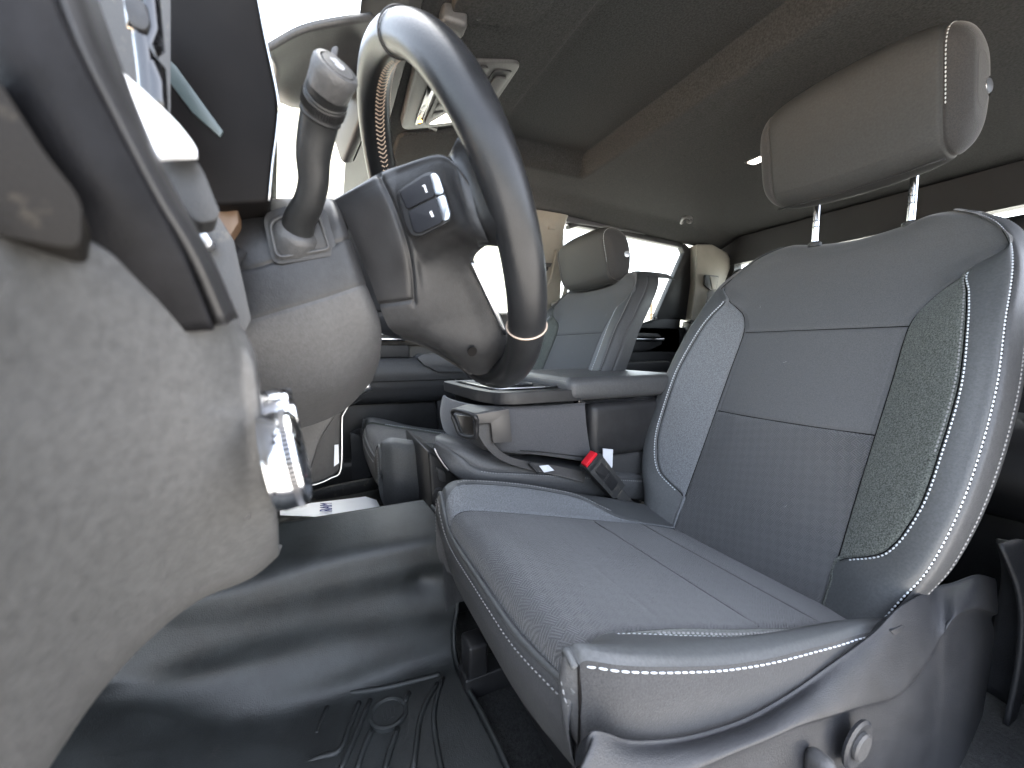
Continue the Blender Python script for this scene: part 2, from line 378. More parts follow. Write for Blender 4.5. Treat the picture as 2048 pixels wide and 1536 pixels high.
lathe('transformer', [(0, .32), (.9, .34), (1.0, .2)], (42.7, -41.2, 5.2), (0, 0, 1), M['satin'], up, n=14)
adopt(up)

fl = box('cab_floor', (-.02, -2.05, -.66), (1.68, .62, -.618), M['carpet'], bev=0); structure(fl)
def head_z(x, y):
    ss = lambda a: np.clip(a, 0, 1)**2*(3-2*np.clip(a, 0, 1))
    z = .545+.075*ss((-.15-y)/.33)
    rec = ss((-.455-y)/.04)*(1-ss((-.89-y)/.036))*ss((x-.16)/.06)*(1-ss((x-1.285)/.045))
    z = z+.035*ss((-.455-y)/.10)-.055*np.clip((-.95-y)/1.0, 0, 1)
    z = z+.066*rec
    z = z-.045*ss((x-1.45)/.15)-.09*ss((.14-x)/.12)
    return z
xs = np.concatenate([np.linspace(.0, .3, 16), np.linspace(.32, 1.2, 30), np.linspace(1.22, 1.6, 26)]); ys = np.concatenate([np.linspace(-.15, -.4, 20), np.linspace(-.42, -1.0, 140), np.linspace(-1.03, -2.02, 24)])
XX, YY = np.meshgrid(xs, ys); hl = grid_obj('headliner', np.stack([XX, YY, head_z(XX, YY)], -1), M['headliner'], solid=-.006); structure(hl)
rf = box('cab_roof', (-.03, -2.08, .73), (1.70, -.10, .76), M['body'], bev=.01); structure(rf)
structure(box('roof_rail_outer', (1.59, -2.05, .575), (1.69, -.10, .735), M['body'], bev=.004))
structure(box('roof_rail_inner', (-.03, -2.05, .545), (.005, -.10, .735), M['body'], bev=.004))
structure(box('windshield_header', (-.02, -.156, .528), (1.68, -.115, .735), M['plastic_black'], bev=.004))
structure(box('firewall', (-.02, .60, -.66), (1.68, .66, .10), M['carpet'], bev=0))
# rear wall with back window
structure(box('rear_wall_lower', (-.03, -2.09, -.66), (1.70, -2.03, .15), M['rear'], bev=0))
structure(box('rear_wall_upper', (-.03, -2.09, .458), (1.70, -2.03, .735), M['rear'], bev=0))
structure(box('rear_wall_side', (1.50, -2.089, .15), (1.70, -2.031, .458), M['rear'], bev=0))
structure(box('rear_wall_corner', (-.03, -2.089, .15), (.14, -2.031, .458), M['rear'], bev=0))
bw = tag(prism('back_window', [(.14, -2.055, .15), (1.50, -2.055, .15), (1.50, -2.055, .458), (.14, -2.055, .458)], (0, -.005, 0), M['glass'], bev=0, smooth=False), 'wide rear window glass behind the driver seat back', 'window')
# driver side behind the open door: centre pillar and closed rear door
structure(box('centre_pillar_outer', (-.03, -1.0, -.66), (.06, -.80, .73), M['plastic'], bev=.01))
structure(box('rear_door_outer', (-.03, -2.03, -.66), (.04, -1.0, .16), M['rear'], bev=0))
structure(box('door_sill', (-.06, -.80, -.74), (.09, .34, -.60), M['plastic_black'], bev=.012))
structure(box('cowl_side', (-.04, .34, -.66), (.03, .62, .12), M['body'], bev=.01))
hd = net('bounce_hood', [[(x, .70, .09) for x in (-.1, .4, 1.2, 1.75)], [(x, 1.0, .14-.06*abs(x-.83)) for x in (-.1, .4, 1.2, 1.75)], [(x, 1.6, .10-.06*abs(x-.83)) for x in (-.1, .4, 1.2, 1.75)], [(x, 2.3, .0) for x in (-.1, .4, 1.2, 1.75)]], M['bounce_hood'], solid=.03); structure(hd)  # out of view; added to bounce warm sunlight onto the front headliner
# windshield
C = np.array([[(.04+1.58*i, -.145, .528+.006*math.sin(math.pi*i)) for i in (0, .25, .5, .75, 1)],
              [(.04+1.59*i, .06+.03*math.sin(math.pi*i), .475+.012*math.sin(math.pi*i)) for i in (0, .25, .5, .75, 1)],
              [(.03+1.61*i, .32+.07*math.sin(math.pi*i), .33+.012*math.sin(math.pi*i)) for i in (0, .25, .5, .75, 1)],
              [(.03+1.62*i, .60+.10*math.sin(math.pi*i), .10) for i in (0, .25, .5, .75, 1)]], float)
ws = thing('windshield', (.85, .62, .10), 'large curved windshield glass behind the steering wheel', 'windshield')
Gw = evalnet(C, ts_even(4, 8), ts_even(5, 5)); grid_obj('pane', Gw, M['glass'], ws)
frit = evalnet(C, np.linspace(.0, .34, 6), ts_even(5, 5)); frit[..., 2] -= .004; grid_obj('black_border', frit, M['plastic_black'], ws); adopt(ws)
for nm, x0, x1 in (('front_pillar_outer', 1.60, 1.645),):
    structure(tube(nm, [(x0, -.13, .545), (x0+.01, .06, .475), (x0+.02, .32, .33), (x1, .62, .10)], .035, M['pillar'], n=12, flat=.7))

# front passenger door
fd = thing('front_passenger_door', (1.64, -.2, -.64), 'dark front passenger door with armrest, seen past the steering column', 'car door')
box('outer_panel', (1.64, -.80, -.66), (1.69, .40, .14), M['body'], fd, bev=.006)
box('inner_panel', (1.602, -.80, -.64), (1.64, .40, .145), M['doorup'], fd, bev=.008)
net('upper_trim', [[(1.60, y, .15) for y in (.36, .0, -.4, -.79)], [(1.57, y, .135) for y in (.36, .0, -.4, -.79)], [(1.565, y, .06) for y in (.36, .0, -.4, -.79)], [(1.59, y, .02) for y in (.36, .0, -.4, -.79)]], M['doorup'], fd, solid=.01)
s = box('pull_handle', (1.548, -.285, .030), (1.59, .06, .044), M['chrome'], fd, bev=.005); box('pull_cup', (1.585, -.30, -.035), (1.604, .05, .030), M['plastic_black'], fd, bev=.006)
box('handle_trim', (1.552, -.20, .052), (1.59, .02, .058), M['satin'], fd, bev=.002)
ar = prism('armrest', round_poly([(1.602, -.31, -.032), (1.602, -.335, -.018), (1.602, -.74, -.018), (1.602, -.74, -.088), (1.602, -.39, -.088), (1.602, -.335, -.060)], .008), (-.105, 0, 0), M['vinyl_dark'], fd, bev=.007, seg=3)
tube('seam', [A(832, 728, x=1.4955), A(850, 733, x=1.4955), A(900, 734, x=1.4955), A(940, 735, x=1.4955)], .0008, M['plastic_black'], fd, n=6)
net('middle_trim', [[(1.60, y, -.046) for y in (.36, .0, -.4, -.79)], [(1.54, y, -.052) for y in (.36, .0, -.4, -.79)], [(1.525, y, -.085) for y in (.36, .0, -.4, -.79)], [(1.53, y, -.118) for y in (.36, .0, -.4, -.79)]], M['plastic_soft'], fd, solid=.012)
net('lower_band', [[(1.534, y, -.118) for y in (.36, .0, -.4, -.79)], [(1.536, y, -.15) for y in (.36, .0, -.4, -.79)], [(1.55, y, -.192) for y in (.36, .0, -.4, -.79)], [(1.60, y, -.196) for y in (.36, .0, -.4, -.79)]], M['plastic'], fd, solid=.01)
tube('seam', [A(700, 812, x=1.533), A(735, 790, x=1.533), A(757, 776, x=1.533), A(785, 770, x=1.533), A(850, 770, x=1.533), A(960, 770, x=1.533)], .0011, M['plastic_soft'], fd, n=6)
box('switch_plate', (1.56, -.11, -.048), (1.60, .12, -.034), M['plastic_black'], fd, bev=.004)
pk = box('map_pocket', (1.585, -.60, -.44), (1.603, .30, -.185), M['plastic_black'], fd, bev=.004)
for y in (-.245, -.36): box('clip', (1.57, y-.03, -.428), (1.588, y+.03, -.416), M['plastic'], fd, bev=.004)
net('lower_rail', [[(1.60, y, -.415) for y in (.36, .0, -.4, -.79)], [(1.545, y, -.418) for y in (.36, .0, -.4, -.79)], [(1.535, y, -.44) for y in (.36, .0, -.4, -.79)], [(1.545, y, -.60) for y in (.36, .0, -.4, -.79)]], M['plastic'], fd, solid=.01)
prism('pocket_divider', [(1.60, -.395, -.20), (1.60, -.79, -.20), (1.60, -.79, -.43), (1.60, -.42, -.43)], (-.045, 0, 0), M['plastic'], fd, bev=.008)
prism('window_pane', [(1.655, .30, .13), (1.655, -.80, .13), (1.61, -.80, .56), (1.61, -.12, .56)], (.004, 0, 0), M['glass'], fd, bev=0, smooth=False)
adopt(fd)

# centre pillar with vents, belt guide and grab handle
cp = thing('centre_pillar', (1.60, -.88, -.6), 'light grey-brown pillar between the passenger doors with slotted belt guide', 'pillar')
def pil(z, w=1.0):   # plan outline of the pillar trim at height z, leaning in towards the roof
    x0 = 1.60-.045*(z-.1)/.5
    return [(x0+.04, -.765, z), (x0-.008, -.775, z), (x0-.02, -.80, z), (x0-.022, -.87, z), (x0-.02, -.955, z), (x0-.006, -.98, z), (x0+.04, -.985, z)]
net('upper_trim', [pil(z) for z in (.02, .15, .30, .45, .535)]+[[(p[0]-.03, p[1], .575) for p in pil(.535)]], M['pillar'], cp, k=5)
net('lower_trim', [[(p[0]+.006, p[1], p[2]) for p in pil(z)] for z in (-.62, -.4, -.2, .0, .025)], M['plastic'], cp, k=4)
for i, (v0, v1) in enumerate(((499, 506), (510, 521), (524, 532))):
    prism('slot', [A(1080, v0, x=1.552), A(1111-i*3, v0+2, x=1.552), A(1107-i*3, v1+2, x=1.552), A(1080, v1, x=1.552)], (.02, 0, 0), M['plastic_soft'] if i != 1 else M['pillar'], cp, bev=.002)
prism('guide_mouth', [A(1081, 535, x=1.551), A(1098, 533, x=1.551), A(1096, 541, x=1.551), A(1083, 547, x=1.551)], (.02, 0, 0), M['plastic_black'], cp, bev=.002)
prism('cover_cap', round_poly([A(1098, 451, x=1.535), A(1112, 452, x=1.535), A(1111, 459, x=1.535), A(1097, 458, x=1.535)], .004), (.012, 0, 0), M['pillar'], cp, bev=.001)
tube('belt_rail', [A(1112, 500, x=1.545), A(1106, 540, x=1.545), A(1099, 565, x=1.548), A(1088, 580, x=1.555)], .006, M['pillar'], cp, n=8)
tube('grab_handle', [A(1126, 494, x=1.565), A(1137, 512, x=1.535), A(1137, 540, x=1.525), A(1130, 585, x=1.525), A(1121, 603, x=1.535), A(1104, 611, x=1.565)], [.013, .011, .010, .010, .011, .013], M['pillar'], cp, n=10)
adopt(cp)

# rear passenger door
rd = thing('rear_passenger_door', (1.64, -1.4, -.64), 'black rear passenger door with bright handle strip under its window', 'car door')
box('outer_panel', (1.64, -1.90, -.66), (1.69, -.97, .10), M['body'], rd, bev=.006)
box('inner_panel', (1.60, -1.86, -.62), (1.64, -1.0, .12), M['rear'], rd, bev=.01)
sill = [A(1100, 690, x=1.60), A(1200, 672, x=1.60), A(1275, 651, x=1.60), A(1313, 638, x=1.60), A(1362, 632, x=1.60)]
lowp = [(p[0], p[1], -.02) for p in sill][::-1]
prism('window_ledge', list(sill)+lowp, (.03, 0, 0), M['rear'], rd, bev=.006)
tube('weather_strip', [p+np.array([-.004, 0, .002]) for p in sill[:4]], .006, M['plastic_soft'], rd, n=8)
lathe('lock_pin', [(0, .006), (.018, .006), (.022, .003)], A(1308, 642, x=1.595), (0, 0, 1), M['plastic'], rd, n=10)
fr = [A(1370, 487, x=1.60), A(1390, 505, x=1.60), A(1372, 640, x=1.60), A(1311, 640, x=1.60), A(1316, 625, x=1.60), A(1369, 505, x=1.60), A(1364, 494, x=1.60)]
prism('rear_frame', fr, (.035, 0, 0), M['rear'], rd, bev=.004)
prism('top_frame', [A(1138, 449, x=1.60), A(1140, 457, x=1.60), A(1158, 452, x=1.60), A(1364, 495, x=1.60), A(1369, 486, x=1.60), A(1160, 441, x=1.60)], (.035, 0, 0), M['rear'], rd, bev=.003)
box('handle_strip', A(1262, 676, x=1.56), A(1325, 680, x=1.575)+np.array([0, 0, -.004]), M['chrome'], rd, bev=.003)
prism('handle_cap', round_poly([A(1262, 665, x=1.565), A(1315, 667, x=1.565), A(1323, 674, x=1.565), A(1262, 674, x=1.565)], .01), (.03, 0, 0), M['plastic_soft'], rd, bev=.004)
prism('handle_cup', round_poly([A(1250, 681, x=1.58), A(1326, 681, x=1.58), A(1322, 690, x=1.58), A(1295, 702, x=1.58), A(1250, 703, x=1.58)], .02), (.02, 0, 0), M['plastic_black'], rd, bev=.004)
box('door_armrest', (1.53, -1.62, -.12), (1.60, -1.02, -.06), M['rear'], rd, bev=.012)
prism('window_pane', [(1.645, -1.0, .06), (1.645, -1.86, .12), (1.605, -1.86, .56), (1.605, -1.0, .57)], (.004, 0, 0), M['glass'], rd, bev=0, smooth=False)
adopt(rd)

# rear corner pillar
rp = thing('rear_corner_pillar', (1.56, -1.92, -.6), 'beige rear corner pillar with seat belt outlet above dark panel', 'pillar')
pu = [A(1394, 488, x=1.545), A(1425, 488, x=1.54), A(1455, 505, x=1.53), A(1466, 525, x=1.525), A(1452, 560, x=1.525), A(1432, 640, x=1.535), A(1383, 640, x=1.55), A(1393, 560, x=1.55)]
prism('upper_trim', pu, (.08, -.02, 0), M['pillar'], rp, bev=.008, seg=3)
pl = [A(1383, 641, x=1.552), A(1440, 641, x=1.54), A(1440, 900, x=1.54), A(1345, 900, x=1.552)]
prism('lower_trim', pl, (.08, -.02, 0), M['rear'], rp, bev=.006)
tube('edge_strip', [A(1384, 640, x=1.546), A(1378, 700, x=1.546), A(1368, 780, x=1.546)], .004, M['plastic_soft'], rp, n=8)
prism('belt_outlet', round_poly([A(1411, 549, x=1.528), A(1438, 552, x=1.524), A(1432, 582, x=1.526), A(1422, 581, x=1.527), A(1410, 570, x=1.529)], .008), (.01, 0, 0), M['plastic_black'], rp, bev=.002)
prism('outlet_cover', round_poly([A(1420, 552, x=1.524), A(1437, 554, x=1.522), A(1432, 579, x=1.522), A(1425, 578, x=1.523)], .006), (.008, 0, 0), M['pillar'], rp, bev=.002)
adopt(rp)
rb = prism('rear_belt', [A(1417, 581, x=1.520), A(1430, 582, x=1.518), A(1424, 660, x=1.518), A(1404, 660, x=1.520)], (.004, 0, 0), M['belt'], bev=.001)
tag(rb, 'dark belt webbing hanging from the rear corner pillar outlet', 'seat belt')

# rear bench
rbn = thing('rear_bench', (.85, -1.75, -.62), 'dark rear bench seat mostly hidden behind the driver seat', 'bench seat')
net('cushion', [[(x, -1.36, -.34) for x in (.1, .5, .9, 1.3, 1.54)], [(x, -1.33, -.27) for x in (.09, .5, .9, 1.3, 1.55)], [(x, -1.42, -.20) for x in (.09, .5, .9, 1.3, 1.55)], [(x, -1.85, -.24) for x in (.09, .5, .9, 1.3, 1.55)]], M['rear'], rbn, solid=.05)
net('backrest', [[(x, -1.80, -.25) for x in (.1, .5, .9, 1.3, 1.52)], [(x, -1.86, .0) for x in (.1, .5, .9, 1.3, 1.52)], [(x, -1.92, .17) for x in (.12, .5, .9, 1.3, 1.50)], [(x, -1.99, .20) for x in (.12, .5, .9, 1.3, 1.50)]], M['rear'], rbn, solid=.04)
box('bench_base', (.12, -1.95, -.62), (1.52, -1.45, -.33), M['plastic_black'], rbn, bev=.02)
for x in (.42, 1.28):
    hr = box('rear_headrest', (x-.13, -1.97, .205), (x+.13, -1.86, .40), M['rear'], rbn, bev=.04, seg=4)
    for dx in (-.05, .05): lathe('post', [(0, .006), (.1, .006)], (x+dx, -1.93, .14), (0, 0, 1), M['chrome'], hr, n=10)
adopt(rbn)
bn = thing('floor_bin', (.20, -1.16, -.618), 'small black box on the floor behind the driver seat', 'box')
box('bin_body', (.14, -1.24, -.617), (.235, -1.08, -.50), M['plastic_black'], bn, bev=.012)
box('bin_lid', (.135, -1.245, -.50), (.24, -1.075, -.485), M['plastic_black'], bn, bev=.006)
adopt(bn)

# ceiling fittings
vz = lambda y: .533+(-.208-y)*.235
vi = thing('sun_visor', (.46, -.29, .59), 'folded-up grey sun visor above the steering wheel with its clip', 'sun visor')
vp = round_poly([(.16, -.203, vz(-.203)), (.68, -.203, vz(-.203)), (.68, -.335, vz(-.335)), (.64, -.362, vz(-.362)), (.16, -.362, vz(-.362))], .03, 5)
prism('visor_board', vp, (0, .004, .018), M['headliner'], vi, bev=.008, seg=3)
box('visor_clip', (.658, -.230, .518), (.693, -.188, .55), M['plastic_soft'], vi, bev=.008)
cl = [A(948, 33, x=.668), A(962, 5, x=.668), A(990, 8, x=.668), A(984, 26, x=.668), A(975, 31, x=.668)]
tube('clip_ring', cl, .004, M['plastic'], vi, n=8, closed=True, k=3)
lathe('pivot_rod', [(0, .006), (.06, .006)], (.66, -.203, .53), (1, 0, 0), M['plastic_soft'], vi, n=10)
adopt(vi)
pv = thing('passenger_visor', (1.3, -.3, .58), 'folded-up passenger sun visor beyond the overhead console', 'sun visor')
prism('visor_board', round_poly([(1.07, -.19, .532), (1.52, -.19, .522), (1.52, -.38, .570), (1.07, -.38, .580)], .03, 5), (0, .006, .02), M['headliner'], pv, bev=.007, seg=3)
box('visor_clip', A(846, 250, x=1.05), A(872, 262, x=1.075), M['plastic_soft'], pv, bev=.003)
box('clip_ring', A(858, 252, x=1.045), A(873, 261, x=1.055), M['plastic_black'], pv, bev=.002)
adopt(pv)
oz = lambda y: .523+(-.18-y)*.345
oc = thing('overhead_console', (.9, -.29, .56), 'grey overhead console with reading lamp and amber warning light', 'overhead console')
def op(x, y, d=0): return (x, y-d*.32, oz(y)-d)
prism('bezel', round_poly([op(.775, -.172), op(1.035, -.185), op(1.045, -.335), op(.985, -.402), op(.80, -.40)], .03, 5), (0, .008, .045), M['plastic_soft'], oc, bev=.007, seg=3)
prism('inner_tray', round_poly([op(.80, -.235, .004), op(1.015, -.235, .004), op(1.015, -.325, .004), op(.80, -.325, .004)], .018, 5), (0, .001, .006), M['plastic'], oc, bev=.003)
prism('rear_tray', round_poly([op(.815, -.338, .003), op(.975, -.338, .003), op(.965, -.386, .003), op(.825, -.388, .003)], .014, 5), (0, .001, .006), M['plastic_black'], oc, bev=.003)
prism('tray_pad', round_poly([op(.83, -.346, .008), op(.955, -.346, .008), op(.950, -.378, .008), op(.84, -.380, .008)], .01, 5), (0, .001, .004), M['plastic_soft'], oc, bev=.002)
prism('status_bar', round_poly([op(.80, -.205, .004), op(1.005, -.212, .004), op(1.005, -.229, .004), op(.80, -.224, .004)], .006, 4), (0, .001, .006), M['gloss_black'], oc, bev=.001)
lathe('amber_light', [(0, .005), (.002, .005), (.0025, .003)], op(.985, -.220, .005), (0, -.3, -1), M['amber'], oc, n=12)
text('airbag_print', 'AIR BAG', .012, op(.945, -.217, .0062), (1, 0, 0), (0, .945, -.326), M['white'], oc)
for x in (.93, .965):
    prism('button', round_poly([op(x-.013, -.245, .006), op(x+.013, -.245, .006), op(x+.013, -.268, .006), op(x-.013, -.268, .006)], .005), (0, .001, .008), M['plastic_black'], oc, bev=.002)
ln = prism('lamp_lens', round_poly([op(.965, -.28, .005), op(1.01, -.245, .005), op(1.012, -.322, .005), op(.95, -.322, .005), op(.945, -.30, .005)], .012), (0, .001, .008), M['lens'], oc, bev=.003)
adopt(oc)
rm = thing('rearview_mirror', (.85, -.02, .48), 'rear-view mirror on its stalk with black sensor cover at windshield top', 'mirror')
sc_ = [[A(527, 90, x=.70), A(600, 50, x=.70), A(680, 32, x=.70), A(742, 24, x=.72)], [A(532, 100, x=.72), A(600, 85, x=.74), A(680, 78, x=.76), A(742, 80, x=.78)], [A(545, 128, x=.76), A(600, 118, x=.78), A(680, 112, x=.80), A(742, 112, x=.82)], [A(548, 170, x=.84), A(600, 190, x=.86), A(680, 165, x=.88), A(742, 150, x=.88)], [A(560, 195, x=.93), A(600, 205, x=.93), A(680, 180, x=.93), A(742, 160, x=.93)]]
sc_ = [[np.asarray(p)*.92 for p in r] for r in sc_]
net('sensor_cover', sc_, M['plastic_soft'], rm, k=6, solid=.008)
tube('stalk', [A(690, 150, x=.86), A(672, 115, x=.80), A(668, 95, x=.78)], .008, M['plastic_soft'], rm, n=10)
e1_, e2_ = np.array([.97, .16, -.16]), np.array([.12, .25, .96])
mc = A(722, 225, x=.86); e1_ /= np.linalg.norm(e1_); mn = np.cross(e1_, e2_); mn /= np.linalg.norm(mn); e2_ = np.cross(mn, e1_)
mp = [mc+e1_*a*.125+e2_*b*.036 for a, b in ((-1, -.7), (-.92, -1), (.92, -1), (1, -.7), (1, .8), (.9, 1), (-.9, 1), (-1, .8))]
prism('mirror_shell', mp, -mn*.022 if mn[1] < 0 else mn*.022, M['plastic_black'], rm, bev=.006, seg=3)
off = (mn if mn[1] < 0 else -mn)*.001
prism('mirror_glass', [mc+(p-mc)*.95+off*.5 for p in mp], off, M['mirror'], rm, bev=0, smooth=False)
adopt(rm)
dl = thing('ceiling_lamp', tuple(A(1525, 320, z=.60)), 'small lit reading lamp on the ceiling beside the driver headrest', 'lamp')
p0 = A(1519, 319, z=.628); bx = lambda a, b, dz: (p0[0]+a, p0[1]+b, p0[2]+dz)
prism('housing', round_poly([bx(-.10, -.028, 0), bx(.04, -.028, 0), bx(.04, .028, 0), bx(-.10, .028, 0)], .012), (0, 0, .02), M['plastic_black'], dl, bev=.003)
prism('lens', round_poly([bx(-.03, -.018, -.002), bx(.032, -.018, -.002), bx(.032, .018, -.002), bx(-.03, .018, -.002)], .008), (0, 0, .006), M['lens'], dl, bev=.002)
adopt(dl)
ch = tube('coat_hook', [A(1363, 446, z=.555), A(1366, 437, z=.555), A(1374, 434, z=.555), A(1382, 437, z=.555), A(1381, 444, z=.54), A(1376, 443, z=.53)], .007, M['plastic_soft'], n=8)
tag(ch, 'small grey coat hook on the ceiling above the rear door', 'coat hook')

# ------------------------------------------------------------------ driver seat
CX = .487
ST = thing('bucket_seat', (.46, -.45, -.618), 'grey cloth driver seat nearest the camera with raised headrest', 'car seat')
zc = [-.42, -.37, -.335, -.29, -.22, -.142, -.05, .04, .085, .122, .16, .195, .222, .238, .243, .225]
def tab(xs, ys): return lambda z: float(np.interp(z, xs, ys))
c1 = tab([-.42, -.335, -.25, .04, .07, .1, .122, .141, .16, .195], [.150, .150, .148, .148, .156, .178, .206, .228, .247, .225])
c2 = tab([-.42, -.335, -.32, -.29, -.26, -.22, -.142, -.05, .006, .075, .122, .16, .195], [.152, .153, .178, .212, .228, .238, .244, .244, .238, .222, .2085, .249, .227])
c3 = tab([-.42, -.36, -.3, -.25, -.15, -.05, .07, .127, .175, .207, .225, .238, .25], [.215, .238, .262, .276, .284, .282, .268, .258, .240, .215, .190, .160, .130])
o2 = tab([-.42, -.335, -.29, -.2, -.05, .04, .085, .122, .16, .25], [.0, .002, .035, .058, .060, .052, .042, .026, .01, -.005])
o3 = tab([-.42, -.335, -.25, -.1, .04, .122, .16, .195, .225, .25], [.012, .03, .05, .056, .048, .03, .016, .0, -.015, -.03])
lum = tab([-.42, -.3, -.15, .04, .16, .25], [-.012, .004, .012, .002, -.006, -.01])
rows = []
for i, z in enumerate(zc):
    yb = -.885-.46*z; roll = {12: -.004, 13: -.02, 14: -.055, 15: -.115}.get(i, 0.); zz = z
    zt = .238 if i >= 13 else z
    k1, k2, k3 = c1(zt), c2(zt), c3(zt)
    if i >= 11: k1, k2 = k3-.008, k3-.004
    k1 = min(k1, k3-.006); k2 = min(max(k2, k1+.002), k3-.002)
    right = [(0, lum(z)), (.075, lum(z)*.8-.001), (k1*.90 if i < 9 else k1*.8, -.001), (k1, .0 if i < 9 else o3(z)*.6), ((k1+k2)/2, o2(z)*.55), (k2, o2(z)), (k2*.35+k3*.65, o3(z)+.008), (k3, o3(z)), (k3+.008, o3(z)-.04), (k3-.002, o3(z)-.095)]
    half = [(dx, yb+o+roll) for dx, o in right]
    dip = lambda dx: (-.010*math.exp(-(dx/.08)**2)+.008*math.exp(-((dx-.14)/.05)**2)) if i >= 12 else 0.
    rows.append([(CX-dx, y, zz+dip(dx)) for dx, y in half[::-1]]+[(CX+dx, y, zz+dip(dx)) for dx, y in half[1:]])
CB = np.array(rows); nC = CB.shape[1]; mid = 9
rt, ct = ts_fine(len(zc)), ts_fine(nC)
GB = evalnet(CB, rt, ct)
# seams: insert (mid+-3), patch outer (mid+-5), edge (mid+-7), side (mid+-8)
seamc = [(mid-3, 0, 10, 1), (mid+3, 0, 10, 1), (mid-5, 2, 9, 1), (mid+5, 2, 9, 1), (mid-7, 0, 14, 1), (mid+7, 0, 14, 1), (mid-8, 0, 12, .8), (mid+8, 0, 12, .8)]
GB = groove(GB, rt, ct, seamc, [(7, mid-3, mid+3, 1), (5, mid-3, mid+3, 1)], depth=.0034, width=.0034, flip=1)
if normals(GB)[40, ct.size//2][1] < 0:
    GB = groove(evalnet(CB, rt, ct), rt, ct, seamc, [(7, mid-3, mid+3, 1), (5, mid-3, mid+3, 1)], depth=.0034, width=.0034, flip=-1)
NB = normals(GB); NB *= (1 if NB[40, ct.size//2][1] > 0 else -1)
back_spec = [('lower_insert', M['weave_back'], 0, 5, mid-3, mid+3), ('middle_insert', M['fabric'], 5, 7, mid-3, mid+3), ('upper_insert', M['fabric'], 7, 10, mid-3, mid+3),
             ('shoulder_panel', M['fabric'], 10, 15, mid-7, mid+7),
             ('outer_patch', M['heather_dark'], 0, 10, mid-5, mid-3), ('inner_patch', M['heather'], 0, 10, mid+3, mid+5),
             ('outer_bolster', M['vinyl'], 0, 10, mid-7, mid-5), ('inner_bolster', M['vinyl'], 0, 10, mid+5, mid+7),
             ('outer_side', M['vinyl_dark'], 0, 15, 0, mid-7), ('inner_side', M['vinyl_dark'], 0, 15, mid+7, nC-1)]
backrest_parts = panels(GB, rt, ct, back_spec, ST)
def path(G, N, rt, ct, c, r0, r1, lift=.0004):
    j = int(np.argmin(abs(ct-c))); ii = np.where((rt >= r0) & (rt <= r1))[0]
    return G[ii, j]+N[ii, j]*lift, N[ii, j]
for c, r0, r1, m_ in ((mid-5-.14, 2.2, 9, 'thread'), (mid-5+.10, 5, 9, 'thread_grey'), (mid-7+.12, 1, 13, 'thread'), (mid-8+.1, 1, 12, 'thread_grey'), (mid+5+.14, 2.2, 9, 'thread'), (mid+7-.12, 1, 12, 'thread_grey')):
    P, N = path(GB, NB, rt, ct, c, r0, r1); stitches('stitching', P, N, M[m_], ST)
def seam_row(G, rt, ct, r, c0, c1, rad=.0011):  # black tube laid in the groove as the crevice's shade
    i = int(np.argmin(abs(rt-r))); jj_ = np.where((ct >= c0) & (ct <= c1))[0][::5]
    tube('seam', G[i, jj_], rad, M['matt_black'], ST, n=5, sub=False)
def seam_col(G, rt, ct, c, r0, r1, rad=.0010):  # same painted crevice shade, along a column
    j = int(np.argmin(abs(ct-c))); ii = np.where((rt >= r0) & (rt <= r1))[0][::4]
    tube('seam', G[ii, j], rad, M['matt_black'], ST, n=5, sub=False)
for r in (5, 7): seam_row(GB, rt, ct, r, mid-3, mid+3)
for c, r0, r1 in ((mid-3, .5, 10), (mid+3, .5, 10), (mid-5, 2, 9), (mid+5, 2, 9), (mid-7, .5, 13), (mid+7, .5, 13)): seam_col(GB, rt, ct, c, r0, r1)
# rear shell of the back
shell = np.array([[(CX+a*(c3(min(z, .238))-.012), -.885-.46*z+o3(z)-.088, min(z, .232)) for a in (-1, -.5, 0, .5, 1)] for z in (-.42, -.2, 0., .15, .225)])
grid_obj('back_shell', evalnet(shell, ts_even(5, 4), ts_even(5, 4)), M['plastic'], ST)

# cushion
z0 = lambda y: -.268+.26*(y+.2)
yr = [-.186, -.192, -.212, -.25, -.33, -.40, -.47, -.54, -.60, -.70]
drop = [-.036, -.016, -.003, 0, 0, 0, 0, 0, 0, -.006]
n1 = tab([-.70, -.58, -.5, -.4, -.3, -.25, -.212, -.186], [.285, .283, .287, .293, .303, .298, .284, .268])
wi = tab([-.70, -.56, -.45, -.36, -.28, -.24, -.186], [.002, .003, .016, .021, .014, .003, .002])
fp = tab([-.70, -.56, -.5, -.4, -.3, -.25, -.21, -.186], [.003, .004, .03, .058, .062, .055, .04, .03])
bol = tab([-.70, -.6, -.45, -.3, -.212, -.192, -.186], [.022, .026, .032, .034, .030, .024, .020])
S_ = tab([-.70, -.6, -.5, -.36, -.24, -.186], [.020, .020, .010, .000, .010, .012])
rows = []
for y, d in zip(yr, drop):
    b = z0(y)+d; be = z0(y)+d*.3; B = bol(y); x1 = n1(y); xi = x1-wi(y)
    cz = .008*math.exp(-((y+.22)/.06)**2)
    pr_ = tab([-.70, -.25, -.212, -.186], [0, 0, .006, .022])(y)   # corners draw in at the front
    rows.append([(.238+pr_, y, be+S_(y)), (.246+pr_, y, be+S_(y)+.006), (.260+pr_*.6, y, be+S_(y)*.7+.009), (xi-.002, y, (b+be)/2+.006), (x1, y, (b+be)/2+.001), (.36, y, b+cz*.5), (.46, y, b+cz), (.56, y, b+cz*.5), (.632, y, b+.001),
                 (.632+fp(y), y, (b+be)/2+B*min(1, fp(y)/.04)*1.0), (.705-pr_, y, be+B*.98), (.722-pr_, y, be+B*.4), (.726-pr_, y, be-.05)])
CC = np.array(rows); rtc, ctc = ts_fine(len(yr)), ts_fine(CC.shape[1])
GC = evalnet(CC, rtc, ctc)
